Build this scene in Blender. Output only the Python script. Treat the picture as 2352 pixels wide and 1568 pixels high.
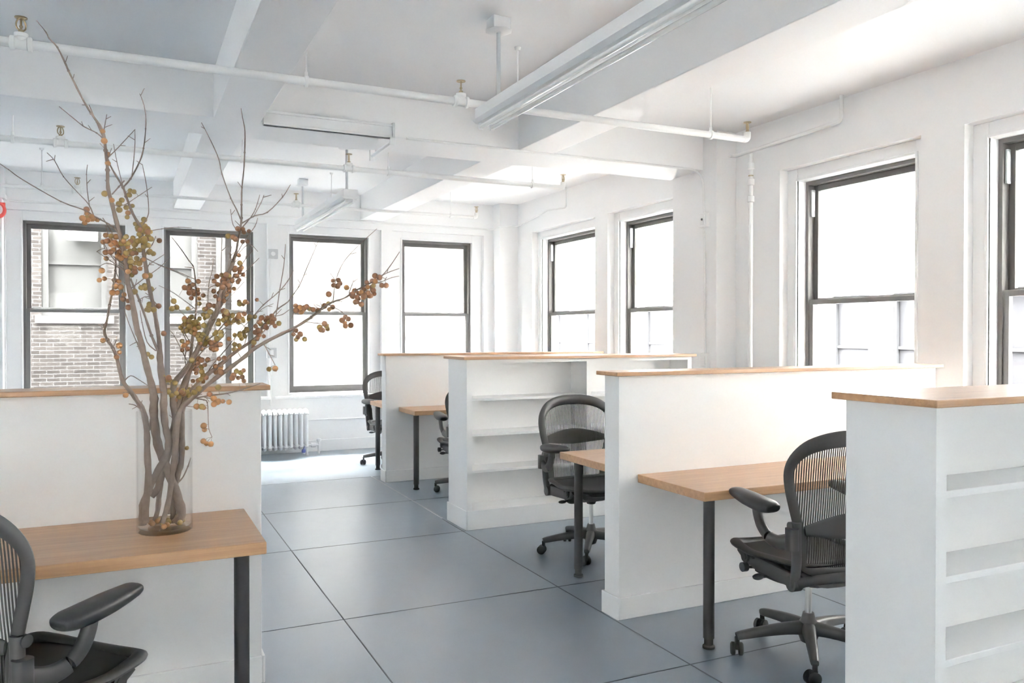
import bpy, bmesh, math, random
from mathutils import Vector, Matrix

for o in list(bpy.data.objects):
    bpy.data.objects.remove(o)
SC = bpy.context.scene
COL = SC.collection
random.seed(11)

# ------------------------------------------------------------------ camera
cam_data = bpy.data.cameras.new('camera')
cam = bpy.data.objects.new('camera', cam_data)
COL.objects.link(cam)
cam.location = (0.0, 0.0, 1.548)
cam.rotation_euler = (math.radians(90 - 0.566), 0.0, math.radians(-25.484))
cam_data.sensor_width = 36.0
cam_data.lens = 36.0 * 1861.5 / 2352.0
cam_data.clip_end = 200
SC.camera = cam

# ------------------------------------------------------------------ sky and exposure
world = bpy.data.worlds.new('overcast_sky')
SC.world = world
world.use_nodes = True
wn = world.node_tree.nodes
wn['Background'].inputs[0].default_value = (1.0, 0.988, 0.972, 1)
wn['Background'].inputs[1].default_value = 60
SC.view_settings.view_transform = 'Standard'
SC.view_settings.look = 'None'
SC.view_settings.gamma = 1.0
SC.view_settings.use_curve_mapping = False
SC.view_settings.exposure = 2.75
cy = SC.cycles
cy.max_bounces = 10
cy.diffuse_bounces = 8
cy.glossy_bounces = 4
cy.transmission_bounces = 4
cy.transparent_max_bounces = 16
cy.use_adaptive_sampling = True
cy.adaptive_threshold = 0.02
cy.caustics_reflective = False
cy.caustics_refractive = False
cy.use_denoising = True
cy.sample_clamp_indirect = 8.0


# ------------------------------------------------------------------ materials
def new_mat(name):
    m = bpy.data.materials.new(name)
    m.use_nodes = True
    return m, m.node_tree.nodes, m.node_tree.links, m.node_tree.nodes['Principled BSDF']


def plain(name, col, rough=0.5, metal=0.0, spec=0.5, noise=0.0, scale=6.0, bump=0.0, coat=0.0):
    m, n, l, p = new_mat(name)
    p.inputs['Base Color'].default_value = (*col, 1)
    p.inputs['Roughness'].default_value = rough
    p.inputs['Metallic'].default_value = metal
    p.inputs['Specular IOR Level'].default_value = spec
    p.inputs['Coat Weight'].default_value = coat
    if noise or bump:
        tc = n.new('ShaderNodeTexCoord')
        nz = n.new('ShaderNodeTexNoise')
        nz.inputs['Scale'].default_value = scale
        nz.inputs['Detail'].default_value = 4
        l.new(tc.outputs['Object'], nz.inputs['Vector'])
        if noise:
            mx = n.new('ShaderNodeMix')
            mx.data_type = 'RGBA'
            mx.inputs[6].default_value = (*[c * (1 - noise) for c in col], 1)
            mx.inputs[7].default_value = (*[min(1, c * (1 + noise)) for c in col], 1)
            l.new(nz.outputs['Fac'], mx.inputs[0])
            l.new(mx.outputs[2], p.inputs['Base Color'])
        if bump:
            b = n.new('ShaderNodeBump')
            b.inputs['Strength'].default_value = bump
            b.inputs['Distance'].default_value = 0.01
            l.new(nz.outputs['Fac'], b.inputs['Height'])
            l.new(b.outputs['Normal'], p.inputs['Normal'])
    return m


def oak(name, axis='X'):
    m, n, l, p = new_mat(name)
    tc = n.new('ShaderNodeTexCoord')
    mp = n.new('ShaderNodeMapping')
    mp.inputs['Scale'].default_value = (1.2, 18, 18) if axis == 'X' else (18, 1.2, 18)
    l.new(tc.outputs['Object'], mp.inputs['Vector'])
    nz = n.new('ShaderNodeTexNoise')
    nz.inputs['Scale'].default_value = 2.2
    nz.inputs['Detail'].default_value = 7
    nz.inputs['Roughness'].default_value = 0.62
    nz.inputs['Distortion'].default_value = 0.6
    l.new(mp.outputs[0], nz.inputs['Vector'])
    mp2 = n.new('ShaderNodeMapping')
    mp2.inputs['Scale'].default_value = (3, 160, 160) if axis == 'X' else (160, 3, 160)
    l.new(tc.outputs['Object'], mp2.inputs['Vector'])
    nz2 = n.new('ShaderNodeTexNoise')
    nz2.inputs['Scale'].default_value = 1.6
    nz2.inputs['Detail'].default_value = 3
    l.new(mp2.outputs[0], nz2.inputs['Vector'])
    cr = n.new('ShaderNodeValToRGB')
    cr.color_ramp.elements[0].position = 0.28
    cr.color_ramp.elements[0].color = (0.40, 0.218, 0.105, 1)
    cr.color_ramp.elements[1].position = 0.72
    cr.color_ramp.elements[1].color = (0.59, 0.35, 0.185, 1)
    l.new(nz.outputs['Fac'], cr.inputs[0])
    mx = n.new('ShaderNodeMix')
    mx.data_type = 'RGBA'
    mx.blend_type = 'MULTIPLY'
    mx.inputs[0].default_value = 0.25
    l.new(cr.outputs[0], mx.inputs[6])
    l.new(nz2.outputs['Fac'], mx.inputs[7])
    l.new(mx.outputs[2], p.inputs['Base Color'])
    p.inputs['Roughness'].default_value = 0.42
    p.inputs['Coat Weight'].default_value = 0.3
    p.inputs['Coat Roughness'].default_value = 0.16
    return m


def floor_mat():
    m, n, l, p = new_mat('painted_grey_floor')
    tc = n.new('ShaderNodeTexCoord')
    nz = n.new('ShaderNodeTexNoise')
    nz.inputs['Scale'].default_value = 1.7
    nz.inputs['Detail'].default_value = 6
    l.new(tc.outputs['Object'], nz.inputs['Vector'])
    nz3 = n.new('ShaderNodeTexNoise')
    nz3.inputs['Scale'].default_value = 14
    nz3.inputs['Detail'].default_value = 5
    l.new(tc.outputs['Object'], nz3.inputs['Vector'])
    cr = n.new('ShaderNodeValToRGB')
    cr.color_ramp.elements[0].position = 0.3
    cr.color_ramp.elements[0].color = (0.178, 0.230, 0.285, 1)
    cr.color_ramp.elements[1].position = 0.75
    cr.color_ramp.elements[1].color = (0.222, 0.275, 0.332, 1)
    l.new(nz.outputs['Fac'], cr.inputs[0])
    # pale scuffs
    sc = n.new('ShaderNodeTexNoise')
    sc.inputs['Scale'].default_value = 3.1
    sc.inputs['Detail'].default_value = 12
    sc.inputs['Roughness'].default_value = 0.8
    l.new(tc.outputs['Object'], sc.inputs['Vector'])
    scr = n.new('ShaderNodeValToRGB')
    scr.color_ramp.elements[0].position = 0.72
    scr.color_ramp.elements[0].color = (0, 0, 0, 1)
    scr.color_ramp.elements[1].position = 0.80
    scr.color_ramp.elements[1].color = (0.4, 0.4, 0.4, 1)
    l.new(sc.outputs['Fac'], scr.inputs[0])
    mxs = n.new('ShaderNodeMix')
    mxs.data_type = 'RGBA'
    mxs.inputs[7].default_value = (0.36, 0.39, 0.42, 1)
    l.new(scr.outputs[0], mxs.inputs[0])
    l.new(cr.outputs[0], mxs.inputs[6])
    l.new(mxs.outputs[2], p.inputs['Base Color'])
    rr = n.new('ShaderNodeMapRange')
    rr.inputs[3].default_value = 0.28
    rr.inputs[4].default_value = 0.42
    l.new(nz3.outputs['Fac'], rr.inputs[0])
    l.new(rr.outputs[0], p.inputs['Roughness'])
    b = n.new('ShaderNodeBump')
    b.inputs['Strength'].default_value = 0.10
    b.inputs['Distance'].default_value = 0.01
    l.new(nz.outputs['Fac'], b.inputs['Height'])
    l.new(b.outputs['Normal'], p.inputs['Normal'])
    p.inputs['Specular IOR Level'].default_value = 0.85
    p.inputs['Coat Weight'].default_value = 0.8
    p.inputs['Coat Roughness'].default_value = 0.34
    p.inputs['Coat IOR'].default_value = 1.6
    return m


def brick_mat(name, c1, c2, mortar, scale=1.0, off=(0, 0, 0)):
    m, n, l, p = new_mat(name)
    tc = n.new('ShaderNodeTexCoord')
    sx = n.new('ShaderNodeSeparateXYZ')
    cx = n.new('ShaderNodeCombineXYZ')
    l.new(tc.outputs['Object'], sx.inputs[0])
    ad = n.new('ShaderNodeMath')
    l.new(sx.outputs[0], ad.inputs[0])
    l.new(sx.outputs[1], ad.inputs[1])
    l.new(ad.outputs[0], cx.inputs[0])
    l.new(sx.outputs[2], cx.inputs[1])
    bt = n.new('ShaderNodeTexBrick')
    bt.inputs['Color1'].default_value = (*c1, 1)
    bt.inputs['Color2'].default_value = (*c2, 1)
    bt.inputs['Mortar'].default_value = (*mortar, 1)
    bt.inputs['Scale'].default_value = 4.6 * scale
    bt.inputs['Brick Width'].default_value = 1.0
    bt.inputs['Row Height'].default_value = 0.33
    bt.inputs['Mortar Size'].default_value = 0.035
    l.new(cx.outputs[0], bt.inputs['Vector'])
    nz = n.new('ShaderNodeTexNoise')
    nz.inputs['Scale'].default_value = 2.3
    nz.inputs['Detail'].default_value = 6
    l.new(tc.outputs['Object'], nz.inputs['Vector'])
    mx = n.new('ShaderNodeMix')
    mx.data_type = 'RGBA'
    mx.blend_type = 'OVERLAY'
    mx.inputs[0].default_value = 0.5
    l.new(bt.outputs['Color'], mx.inputs[6])
    l.new(nz.outputs['Fac'], mx.inputs[7])
    l.new(mx.outputs[2], p.inputs['Base Color'])
    p.inputs['Roughness'].default_value = 0.95
    p.inputs['Specular IOR Level'].default_value = 0.0
    return m


def clear_mat(name, tint, gloss, ior=1.45):
    m, n, l, p = new_mat(name)
    out = n['Material Output']
    n.remove(p)
    tr = n.new('ShaderNodeBsdfTransparent')
    tr.inputs[0].default_value = (*tint, 1)
    gl = n.new('ShaderNodeBsdfGlossy')
    gl.inputs['Roughness'].default_value = 0.02
    fr = n.new('ShaderNodeFresnel')
    ge = n.new('ShaderNodeNewGeometry')
    io = n.new('ShaderNodeMix')
    io.inputs[2].default_value = ior
    io.inputs[3].default_value = 1 / ior
    l.new(ge.outputs['Backfacing'], io.inputs[0])
    l.new(io.outputs[0], fr.inputs[0])
    mt = n.new('ShaderNodeMath')
    mt.operation = 'MULTIPLY'
    mt.inputs[1].default_value = gloss
    l.new(fr.outputs[0], mt.inputs[0])
    mx = n.new('ShaderNodeMixShader')
    l.new(mt.outputs[0], mx.inputs[0])
    l.new(tr.outputs[0], mx.inputs[1])
    l.new(gl.outputs[0], mx.inputs[2])
    l.new(mx.outputs[0], out.inputs['Surface'])
    return m


M = dict(
    wall=plain('white_wall_paint', (0.90, 0.902, 0.904), 0.55, bump=0.05, scale=30),
    ceil=plain('white_ceiling_paint', (0.90, 0.902, 0.904), 0.6, bump=0.04, scale=18),
    trim=plain('white_gloss_trim', (0.88, 0.882, 0.885), 0.33),
    panel=plain('white_lacquer', (0.87, 0.872, 0.868), 0.42, bump=0.02, scale=40),
    pipe=plain('white_pipe_paint', (0.85, 0.852, 0.845), 0.4, bump=0.1, scale=40),
    fixture=plain('white_enamel', (0.82, 0.83, 0.84), 0.35),
    tube=plain('frosted_tube_glass', (0.92, 0.92, 0.90), 0.12),
    rod=plain('brushed_steel_rod', (0.62, 0.64, 0.65), 0.35, metal=0.7),
    brass=plain('brass', (0.42, 0.33, 0.19), 0.35, metal=0.8),
    grey_box=plain('grey_steel_box', (0.55, 0.56, 0.57), 0.45, metal=0.3),
    white_plate=plain('white_plastic', (0.85, 0.85, 0.85), 0.35),
    oak=oak('oak_veneer', 'X'),
    blackm=plain('black_powder_coat', (0.022, 0.022, 0.024), 0.45, noise=0.2, scale=60),
    rubber=plain('black_rubber', (0.012, 0.012, 0.013), 0.6),
    graphite=plain('graphite_plastic', (0.046, 0.0455, 0.045), 0.45, noise=0.15, scale=25),
    graphite2=plain('grey_graphite_metal', (0.075, 0.075, 0.075), 0.42, metal=0.25),
    weave=plain('black_woven_mesh', (0.034, 0.0335, 0.033), 0.6),
    pad=plain('soft_black_pad', (0.032, 0.033, 0.034), 0.36, bump=0.03, scale=90),
    chrome=plain('satin_steel', (0.68, 0.68, 0.67), 0.28, metal=0.9),
    frame=plain('dark_bronze_window_frame', (0.135, 0.128, 0.123), 0.42),
    frame2=plain('grey_sash_metal', (0.19, 0.183, 0.177), 0.4),
    glass=clear_mat('window_glass', (0.97, 0.98, 0.98), 0.9, 1.35),
    vase=clear_mat('clear_vase_glass', (0.992, 0.995, 0.995), 0.7, 1.42),
    floor=floor_mat(),
    bark=plain('brown_twig_bark', (0.27, 0.205, 0.168), 0.8, noise=0.35, scale=45, bump=0.4),
    berry0=plain('olive_gold_berry', (0.37, 0.255, 0.085), 0.4, noise=0.35, scale=40),
    berry1=plain('orange_berry', (0.45, 0.225, 0.09), 0.4, noise=0.35, scale=40),
    berry2=plain('russet_berry', (0.32, 0.155, 0.08), 0.4, noise=0.4, scale=40),
    stem=plain('thin_berry_stalk', (0.17, 0.11, 0.075), 0.8),
    red=plain('red_enamel', (0.62, 0.05, 0.04), 0.35),
    blue=plain('blue_plastic', (0.03, 0.06, 0.35), 0.4),
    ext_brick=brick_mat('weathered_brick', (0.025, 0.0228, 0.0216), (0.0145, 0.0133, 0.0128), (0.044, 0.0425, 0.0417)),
    ext_blown_out=brick_mat('blown_out_brick', (0.085, 0.083, 0.080), (0.072, 0.070, 0.068), (0.095, 0.094, 0.092)),  # paler copy of the brick, overexposure put into its colour
    ext_stone=plain('pale_stone', (0.32, 0.317, 0.312), 0.95, spec=0.0, noise=0.06, scale=2),
    pale_baffle=plain('pale_light_baffle', (0.62, 0.615, 0.60), 0.9),
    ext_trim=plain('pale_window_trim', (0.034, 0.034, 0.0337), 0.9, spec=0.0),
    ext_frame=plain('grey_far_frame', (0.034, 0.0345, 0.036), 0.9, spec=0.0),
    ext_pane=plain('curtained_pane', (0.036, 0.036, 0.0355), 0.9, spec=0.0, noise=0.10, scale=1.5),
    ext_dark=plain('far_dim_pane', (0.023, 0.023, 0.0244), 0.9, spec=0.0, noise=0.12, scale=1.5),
    ext_orange=plain('faded_orange_cloth', (0.55, 0.25, 0.17), 0.8),
    street=plain('grey_pavement', (0.10, 0.10, 0.10), 0.9, noise=0.2, scale=4),
    soil=plain('dark_gap', (0.05, 0.05, 0.05), 0.9),
)


# ------------------------------------------------------------------ mesh helpers
class MB:
    def __init__(s):
        s.v, s.f, s.sm = [], [], []

    def add(s, verts, faces, smooth=False, mtx=None):
        o = len(s.v)
        for v in verts:
            s.v.append(tuple(mtx @ Vector(v)) if mtx is not None else tuple(v))
        for f in faces:
            s.f.append([i + o for i in f])
            s.sm.append(smooth)
        return s

    def box(s, a, b, mtx=None):
        x0, y0, z0 = a
        x1, y1, z1 = b
        v = [(x, y, z) for x in (x0, x1) for y in (y0, y1) for z in (z0, z1)]
        f = [(0, 1, 3, 2), (4, 6, 7, 5), (0, 4, 5, 1), (2, 3, 7, 6), (0, 2, 6, 4), (1, 5, 7, 3)]
        return s.add(v, f, False, mtx)

    def cyl(s, a, b, r, r2=None, n=16, smooth=True):
        a, b = Vector(a), Vector(b)
        return s.sweep([a, b], [(r, r), (r2 if r2 is not None else r,) * 2], n=n)

    def sweep(s, path, rad, ref=None, n=10, closed=False, caps=True, power=1.0):
        """elliptical profile along a path; rad = list of (half size across ref x tangent, half size along ref)"""
        P = [Vector(p) for p in path]
        N = len(P)
        rings = []
        up = None
        for i in range(N):
            if closed:
                t = P[(i + 1) % N] - P[i - 1]
            else:
                t = P[min(i + 1, N - 1)] - P[max(i - 1, 0)]
            if t.length < 1e-9:
                t = Vector((0, 0, 1))
            t.normalize()
            if ref is not None:
                r = Vector(ref[i]) if isinstance(ref, list) else Vector(ref)
                r = r - t * r.dot(t)
                if r.length < 1e-4:
                    r = t.orthogonal()
            else:
                r = up - t * up.dot(t) if up is not None else t.orthogonal()
                if r.length < 1e-6:
                    r = t.orthogonal()
            r.normalize()
            up = r
            q = t.cross(r)
            ra, rb = rad[i] if isinstance(rad, list) else rad
            ring = []
            for k in range(n):
                a = 2 * math.pi * k / n
                c, d = math.cos(a), math.sin(a)
                if power != 1.0:
                    c = math.copysign(abs(c) ** power, c)
                    d = math.copysign(abs(d) ** power, d)
                ring.append(P[i] + q * (ra * c) + r * (rb * d))
            rings.append(ring)
        v = [p for ring in rings for p in ring]
        f = []
        M_ = N if closed else N - 1
        for i in range(M_):
            j = (i + 1) % N
            for k in range(n):
                k2 = (k + 1) % n
                f.append((i * n + k, i * n + k2, j * n + k2, j * n + k))
        s.add(v, f, True)
        if caps and not closed:
            o = len(s.v) - N * n
            s.f.append([o + k for k in range(n)][::-1])
            s.sm.append(False)
            s.f.append([o + (N - 1) * n + k for k in range(n)])
            s.sm.append(False)
        return s

    def lathe(s, prof, c=(0, 0, 0), n=24, axis='Z'):
        v, f = [], []
        for (r, h) in prof:
            for k in range(n):
                a = 2 * math.pi * k / n
                x, y = r * math.cos(a), r * math.sin(a)
                if axis == 'Z':
                    v.append((c[0] + x, c[1] + y, c[2] + h))
                elif axis == 'X':
                    v.append((c[0] + h, c[1] + x, c[2] + y))
                else:
                    v.append((c[0] + x, c[1] + h, c[2] + y))
        m = len(prof)
        for i in range(m - 1):
            for k in range(n):
                k2 = (k + 1) % n
                f.append((i * n + k, i * n + k2, (i + 1) * n + k2, (i + 1) * n + k))
        s.add(v, f, True)
        o = len(s.v) - m * n
        if prof[0][0] > 1e-6:
            s.f.append([o + k for k in range(n)][::-1]); s.sm.append(False)
        if prof[-1][0] > 1e-6:
            s.f.append([o + (m - 1) * n + k for k in range(n)]); s.sm.append(False)
        return s

    def ball(s, c, r, n=12, m=8, sc=(1, 1, 1)):
        prof = [(max(1e-7, r * math.sin(math.pi * i / m)), -r * math.cos(math.pi * i / m)) for i in range(m + 1)]
        t = MB().lathe(prof, n=n)
        mt = Matrix.Translation(c) @ Matrix.Diagonal((*sc, 1))
        o = len(s.v)
        for v in t.v:
            s.v.append(tuple(mt @ Vector(v)))
        for f, q in zip(t.f, t.sm):
            s.f.append([i + o for i in f]); s.sm.append(q)
        return s

    def ring(s, u0, u1, v0, v1, w, n0, n1, fn):
        """rectangular ring; w = (left, right, bottom, top) widths; fn maps (u,v,n) to world"""
        wl, wr, wb, wt = w
        parts = [((u0, v0, n0), (u0 + wl, v1, n1)), ((u1 - wr, v0, n0), (u1, v1, n1)),
                 ((u0 + wl, v0, n0), (u1 - wr, v0 + wb, n1)), ((u0 + wl, v1 - wt, n0), (u1 - wr, v1, n1))]
        for a, b in parts:
            if abs(b[0] - a[0]) < 1e-5 or abs(b[1] - a[1]) < 1e-5:
                continue
            s.box(fn(*a), fn(*b))
        return s

    def mesh(s, name, mat, sharp=40):
        me = bpy.data.meshes.new(name)
        me.from_pydata([tuple(v) for v in s.v], [], s.f)
        me.validate()
        bm = bmesh.new()
        bm.from_mesh(me)
        bmesh.ops.recalc_face_normals(bm, faces=bm.faces)
        bm.to_mesh(me)
        bm.free()
        for p, q in zip(me.polygons, s.sm):
            p.use_smooth = q
        if any(s.sm):
            for p in me.polygons:
                p.use_smooth = True
            me.set_sharp_from_angle(angle=math.radians(sharp))
        me.materials.append(mat)
        return me

    def build(s, name, mat, parent=None, bevel=0.0, seg=2, loc=None, sharp=40):
        o = bpy.data.objects.new(name, s.mesh(name, mat, sharp))
        COL.objects.link(o)
        if parent is not None:
            o.parent = parent
        if loc is not None:
            o.location = loc
        if bevel:
            b = o.modifiers.new('edge', 'BEVEL')
            b.width = bevel
            b.segments = seg
            b.limit_method = 'ANGLE'
            b.harden_normals = False
        return o


def thing(name, label, cat, loc=(0, 0, 0), rz=0.0, group=None, scale=1.0):
    o = bpy.data.objects.new(name, None)
    COL.objects.link(o)
    o.empty_display_size = 0.1
    o.location = loc
    o.rotation_euler = (0, 0, rz)
    o.scale = (scale,) * 3
    return tag(o, label, cat, group)


def tag(o, label, cat, group=None):
    o['label'] = label
    o['category'] = cat
    if group:
        o['group'] = group
    return o


def struct(o):
    o['kind'] = 'structure'
    return o


def smooth_path(pts, sub=6, closed=False):
    P = [Vector(p) for p in pts]
    n = len(P)
    out = []
    rng = n if closed else n - 1
    for i in range(rng):
        if closed:
            p0, p1, p2, p3 = P[i - 1], P[i], P[(i + 1) % n], P[(i + 2) % n]
        else:
            p0, p1, p2, p3 = P[max(i - 1, 0)], P[i], P[i + 1], P[min(i + 2, n - 1)]
        for k in range(sub):
            t = k / sub
            out.append(0.5 * ((2 * p1) + (p2 - p0) * t + (2 * p0 - 5 * p1 + 4 * p2 - p3) * t * t
                              + (3 * p1 - p0 - 3 * p2 + p3) * t ** 3))
    if not closed:
        out.append(P[-1])
    return out
# ------------------------------------------------------------------ room shell
CEIL = 3.40
BEAM = 3.07
YB, XR = 10.72, 5.10           # inner faces of the back and right walls
XL, YF = -5.6, -6.0            # unseen left and front walls
ZB, ZT = 0.73, 2.955           # window openings: sill and head

BACK = [(-3.96, -2.90), (-2.51, -1.45), (-1.062, 0.0), (0.426, 1.483), (1.926, 2.984), (3.456, 4.501)]
BACK = [b for b in BACK if b[0] > -1.2 or b[0] < -2.4]
RIGHT = [(0.58, 1.76), (2.335, 3.515), (4.065, 5.22), (6.81, 7.99), (8.49, 9.94)]
BPAD, RPAD = 0.165, 0.11


def wall_boxes(openings, lo, hi, fn, n0, n1):
    mb = MB()
    u = lo
    for a, b in sorted(openings):
        mb.box(fn(u, 0, n0), fn(a, CEIL, n1))
        mb.box(fn(a, 0, n0), fn(b, ZB, n1))
        mb.box(fn(a, ZT, n0), fn(b, CEIL, n1))
        u = b
    mb.box(fn(u, 0, n0), fn(hi, CEIL, n1))
    return mb


ADDED_FRONT = [(-4.2, -3.14), (-2.2, -1.14), (-.2, .86), (1.9, 2.96)]  # unseen windows added behind the camera for fill light
ADDED_LEFT = [(-3.2, -2.0), (-.9, .3), (6.8, 8.0)]  # unseen windows added in the left wall as extra fill
fn_l = lambda u, v, n: (XL - n, u, v)
fn_f = lambda u, v, n: (u, YF - n, v)
fn_b = lambda u, v, n: (u, YB + n, v)
fn_r = lambda u, v, n: (XR + n, u, v)
struct(MB().box((XL - .3, YF - .3, -.2), (XR + .4, YB + .4, 0)).build('floor', M['floor']))
struct(MB().box((XL - .3, YF - .3, CEIL), (XR + .4, YB + .4, CEIL + .25)).build('ceiling', M['ceil']))
struct(wall_boxes([(a - BPAD + .005, b + BPAD - .005) for a, b in BACK], XL, XR + .4, fn_b, 0, .40).build('wall_back', M['wall']))
struct(wall_boxes([(a - RPAD, b + RPAD) for a, b in RIGHT], YF, YB, fn_r, 0, .40).build('wall_right', M['wall']))
struct(wall_boxes([(a - RPAD, b + RPAD) for a, b in ADDED_LEFT], YF, YB + .4, fn_l, 0, .30).build('wall_left', M['wall']))
struct(wall_boxes([(a - BPAD + .005, b + BPAD - .005) for a, b in ADDED_FRONT], XL, XR + .4, fn_f, 0, .30).build('wall_front', M['wall']))

# floor board seams: shallow dark grooves modelled as thin strips
seam = MB()
for x in (-1.56, -0.25, 1.06, 3.69):
    seam.box((x - .0035, YF, 0.0), (x + .0035, YB, .0012))
for y in (0.2, 1.6, 3.05, 4.34, 5.88, 7.17, 8.55):
    seam.box((XL, y - .003, 0.0), (XR, y + .003, .0012))
struct(seam.build('trim_1', plain('floor_seam_filler', (0.095, 0.108, 0.125), 0.6)))
# pale scraped seam beside the desks
scr = MB()
scr.box((2.375, YF, 0.0), (2.382, 6.35, .0012))
struct(scr.build('trim_2', plain('floor_seam_filler_dark', (0.10, 0.113, 0.13), 0.6)))
scr = MB()
scr.box((2.385, 6.38, 0.0), (2.40, 8.6, .0014))
struct(scr.build('trim_3', plain('scraped_pale_paint', (0.60, 0.61, 0.62), 0.5, noise=0.25, scale=9)))

# girder and beams
g = MB().box((XL, 6.08, BEAM), (4.90, 6.62, CEIL + .02))
struct(g.build('trim_4', M['ceil'], bevel=.006))
for i, (x0, x1, y0, y1) in enumerate([(0.565, 0.885, YF, 6.10), (2.955, 3.28, YF, 6.10), (-1.84, -1.52, YF, 6.10),
                                      (0.532, 0.835, 6.60, YB), (2.85, 3.17, 6.60, YB), (-1.87, -1.55, 6.60, YB)]):
    struct(MB().box((x0, y0, BEAM), (x1, y1, CEIL + .02)).build('trim_%d' % (5 + i), M['ceil'], bevel=.006))
# piers on the right wall, corner pier and the pillar at the far left
struct(MB().box((4.875, 5.885, 0), (XR + .02, 6.545, CEIL)).build('trim_11', M['wall'], bevel=.006))
struct(MB().box((4.81, 10.50, 0), (XR + .02, YB + .02, CEIL)).build('trim_12', M['wall'], bevel=.006))
pl = MB().box((-2.0, 10.58, 0), (-1.235, YB + .02, 3.05))
pl.box((-2.04, 10.54, 3.05), (-1.20, YB + .02, 3.10)).box((-2.02, 10.56, 3.10), (-1.215, YB + .02, CEIL))
struct(pl.build('trim_13', M['wall'], bevel=.006))
# low rail and baseboard of the back wall
struct(MB().box((-1.2, 10.695, .405), (4.81, YB + .01, .425)).build('trim_14', M['trim'], bevel=.004))
struct(MB().box((-1.235, 10.70, 0), (4.81, YB + .01, .15)).build('baseboard_back', M['trim'], bevel=.004))
struct(MB().box((5.085, YF, 0), (XR + .01, 5.885, .15)).box((5.085, 6.545, 0), (XR + .01, 10.5, .15)).build('baseboard_right', M['trim'], bevel=.004))


def window(idx, a, b, fn, pad, d_case, d_frame, arm=False):
    """double-hung window between a and b; n grows to the outside"""
    z0, z1, zm = 0.772, 2.848, 1.815
    # white casing: stepped reveal around the frame
    c = MB()
    c.ring(a - pad, b + pad, ZB, ZT, (pad, pad, z0 - ZB, ZT - z1), d_case, d_frame + .12, fn)
    c.ring(a - .022, b + .022, z0 - .02, z1 + .022, (.022, .022, .02, .022), d_case - .012, d_case + .02, fn)
    cas = struct(c.build('window_%d' % idx, M['trim'], bevel=.004))
    MB().box(fn(a - pad - .03, ZB - .03, -.035), fn(b + pad + .03, ZB + .005, d_case + .02)).build('sill', M['trim'], cas, bevel=.006)
    f = MB().ring(a, b, z0, z1, (.03, .03, .03, .032), d_frame, d_frame + .115, fn)
    f.build('frame', M['frame'], cas, bevel=.002)
    u = MB().ring(a + .03, b - .03, zm - .005, z1 - .032, (.045, .045, .04, .05), d_frame + .065, d_frame + .10, fn)
    us = u.build('upper_sash', M['frame'], cas, bevel=.003)
    lo = MB().ring(a + .018, b - .018, z0 + .022, zm + .022, (.05, .05, .065, .042), d_frame + .015, d_frame + .05, fn)
    ls = lo.build('lower_sash', M['frame2'], cas, bevel=.003)
    MB().box(fn(a + .07, zm + .03, d_frame + .080), fn(b - .07, z1 - .08, d_frame + .084)).build('pane', M['glass'], us)
    MB().box(fn(a + .065, z0 + .085, d_frame + .030), fn(b - .065, zm - .018, d_frame + .034)).build('pane', M['glass'], ls)
    if arm:
        MB().box(fn(b - .05, z1 - .30, d_frame + .02), fn(b - .032, z1 - .07, d_frame + .06)).build('balance_cover', M['rod'], cas, bevel=.003)
    return cas


k = 1
for a, b in BACK:
    window(k, a, b, fn_b, BPAD, .07, .12)
    k += 1
for a, b in RIGHT:
    window(k, a, b, fn_r, RPAD, .09, .19, arm=True)
    k += 1


for a, b in ADDED_FRONT:
    window(k, a, b, fn_f, BPAD, .07, .12)
    k += 1
for a, b in ADDED_LEFT:
    window(k, a, b, fn_l, RPAD, .09, .15)
    k += 1


# light portals in the window openings (they only guide sampling of the sky)
def portal(loc, rot, sx, sy):
    d = bpy.data.lights.new('portal', 'AREA')
    d.shape = 'RECTANGLE'
    d.size, d.size_y = sx, sy
    d.cycles.is_portal = True
    o = bpy.data.objects.new('portal', d)
    COL.objects.link(o)
    o.location, o.rotation_euler = loc, rot


for a, b in BACK:
    portal(((a + b) / 2, YB + .41, 1.81), (math.radians(-90), 0, 0), b - a, 2.08)
for a, b in ADDED_FRONT:
    portal(((a + b) / 2, YF - .31, 1.81), (math.radians(90), 0, 0), b - a, 2.08)
for a, b in ADDED_LEFT:
    portal((XL - .31, (a + b) / 2, 1.81), (0, math.radians(-90), 0), 2.08, b - a)
for a, b in RIGHT:
    portal((XR + .41, (a + b) / 2, 1.81), (0, math.radians(90), 0), 2.08, b - a)

# ------------------------------------------------------------------ dividers with oak caps
def divider(label, x0, x1, y0, y1, top, cap=.022, base_h=.122, over=.035):
    t = thing('office_divider', label, 'divider', ((x0 + x1) / 2, (y0 + y1) / 2, 0), group=None)
    cx, cyy = t.location.x, t.location.y
    MB().box((x0 - cx, y0 - cyy, 0), (x1 - cx, y1 - cyy, top - cap)).build('panel', M['panel'], t, bevel=.003)
    e = .013
    MB().ring(x0 - e - cx, x1 + e - cx, y0 - e - cyy, y1 + e - cyy, (e, e, e, e), 0, base_h, lambda u, v, n: (u, v, n)).build('baseboard', M['panel'], t, bevel=.004)
    MB().box((x0 - over - cx, y0 - over - cyy, top - cap), (x1 + over - cx, y1 + over - cyy, top)).build('cap_rail', M['oak'], t, bevel=.003)
    return t


divider('white half-height divider behind the vase of berry branches, oak cap', -3.4, 0.540, 3.715, 3.855, 1.321)
divider('white half-height divider between the two nearest right-hand desks, oak cap', 2.400, 4.92, 3.695, 3.838, 1.341)
divider('farthest white half-height divider, oak cap, beyond the rear bookcase', 2.435, 5.03, 8.155, 8.30, 1.338)


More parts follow.
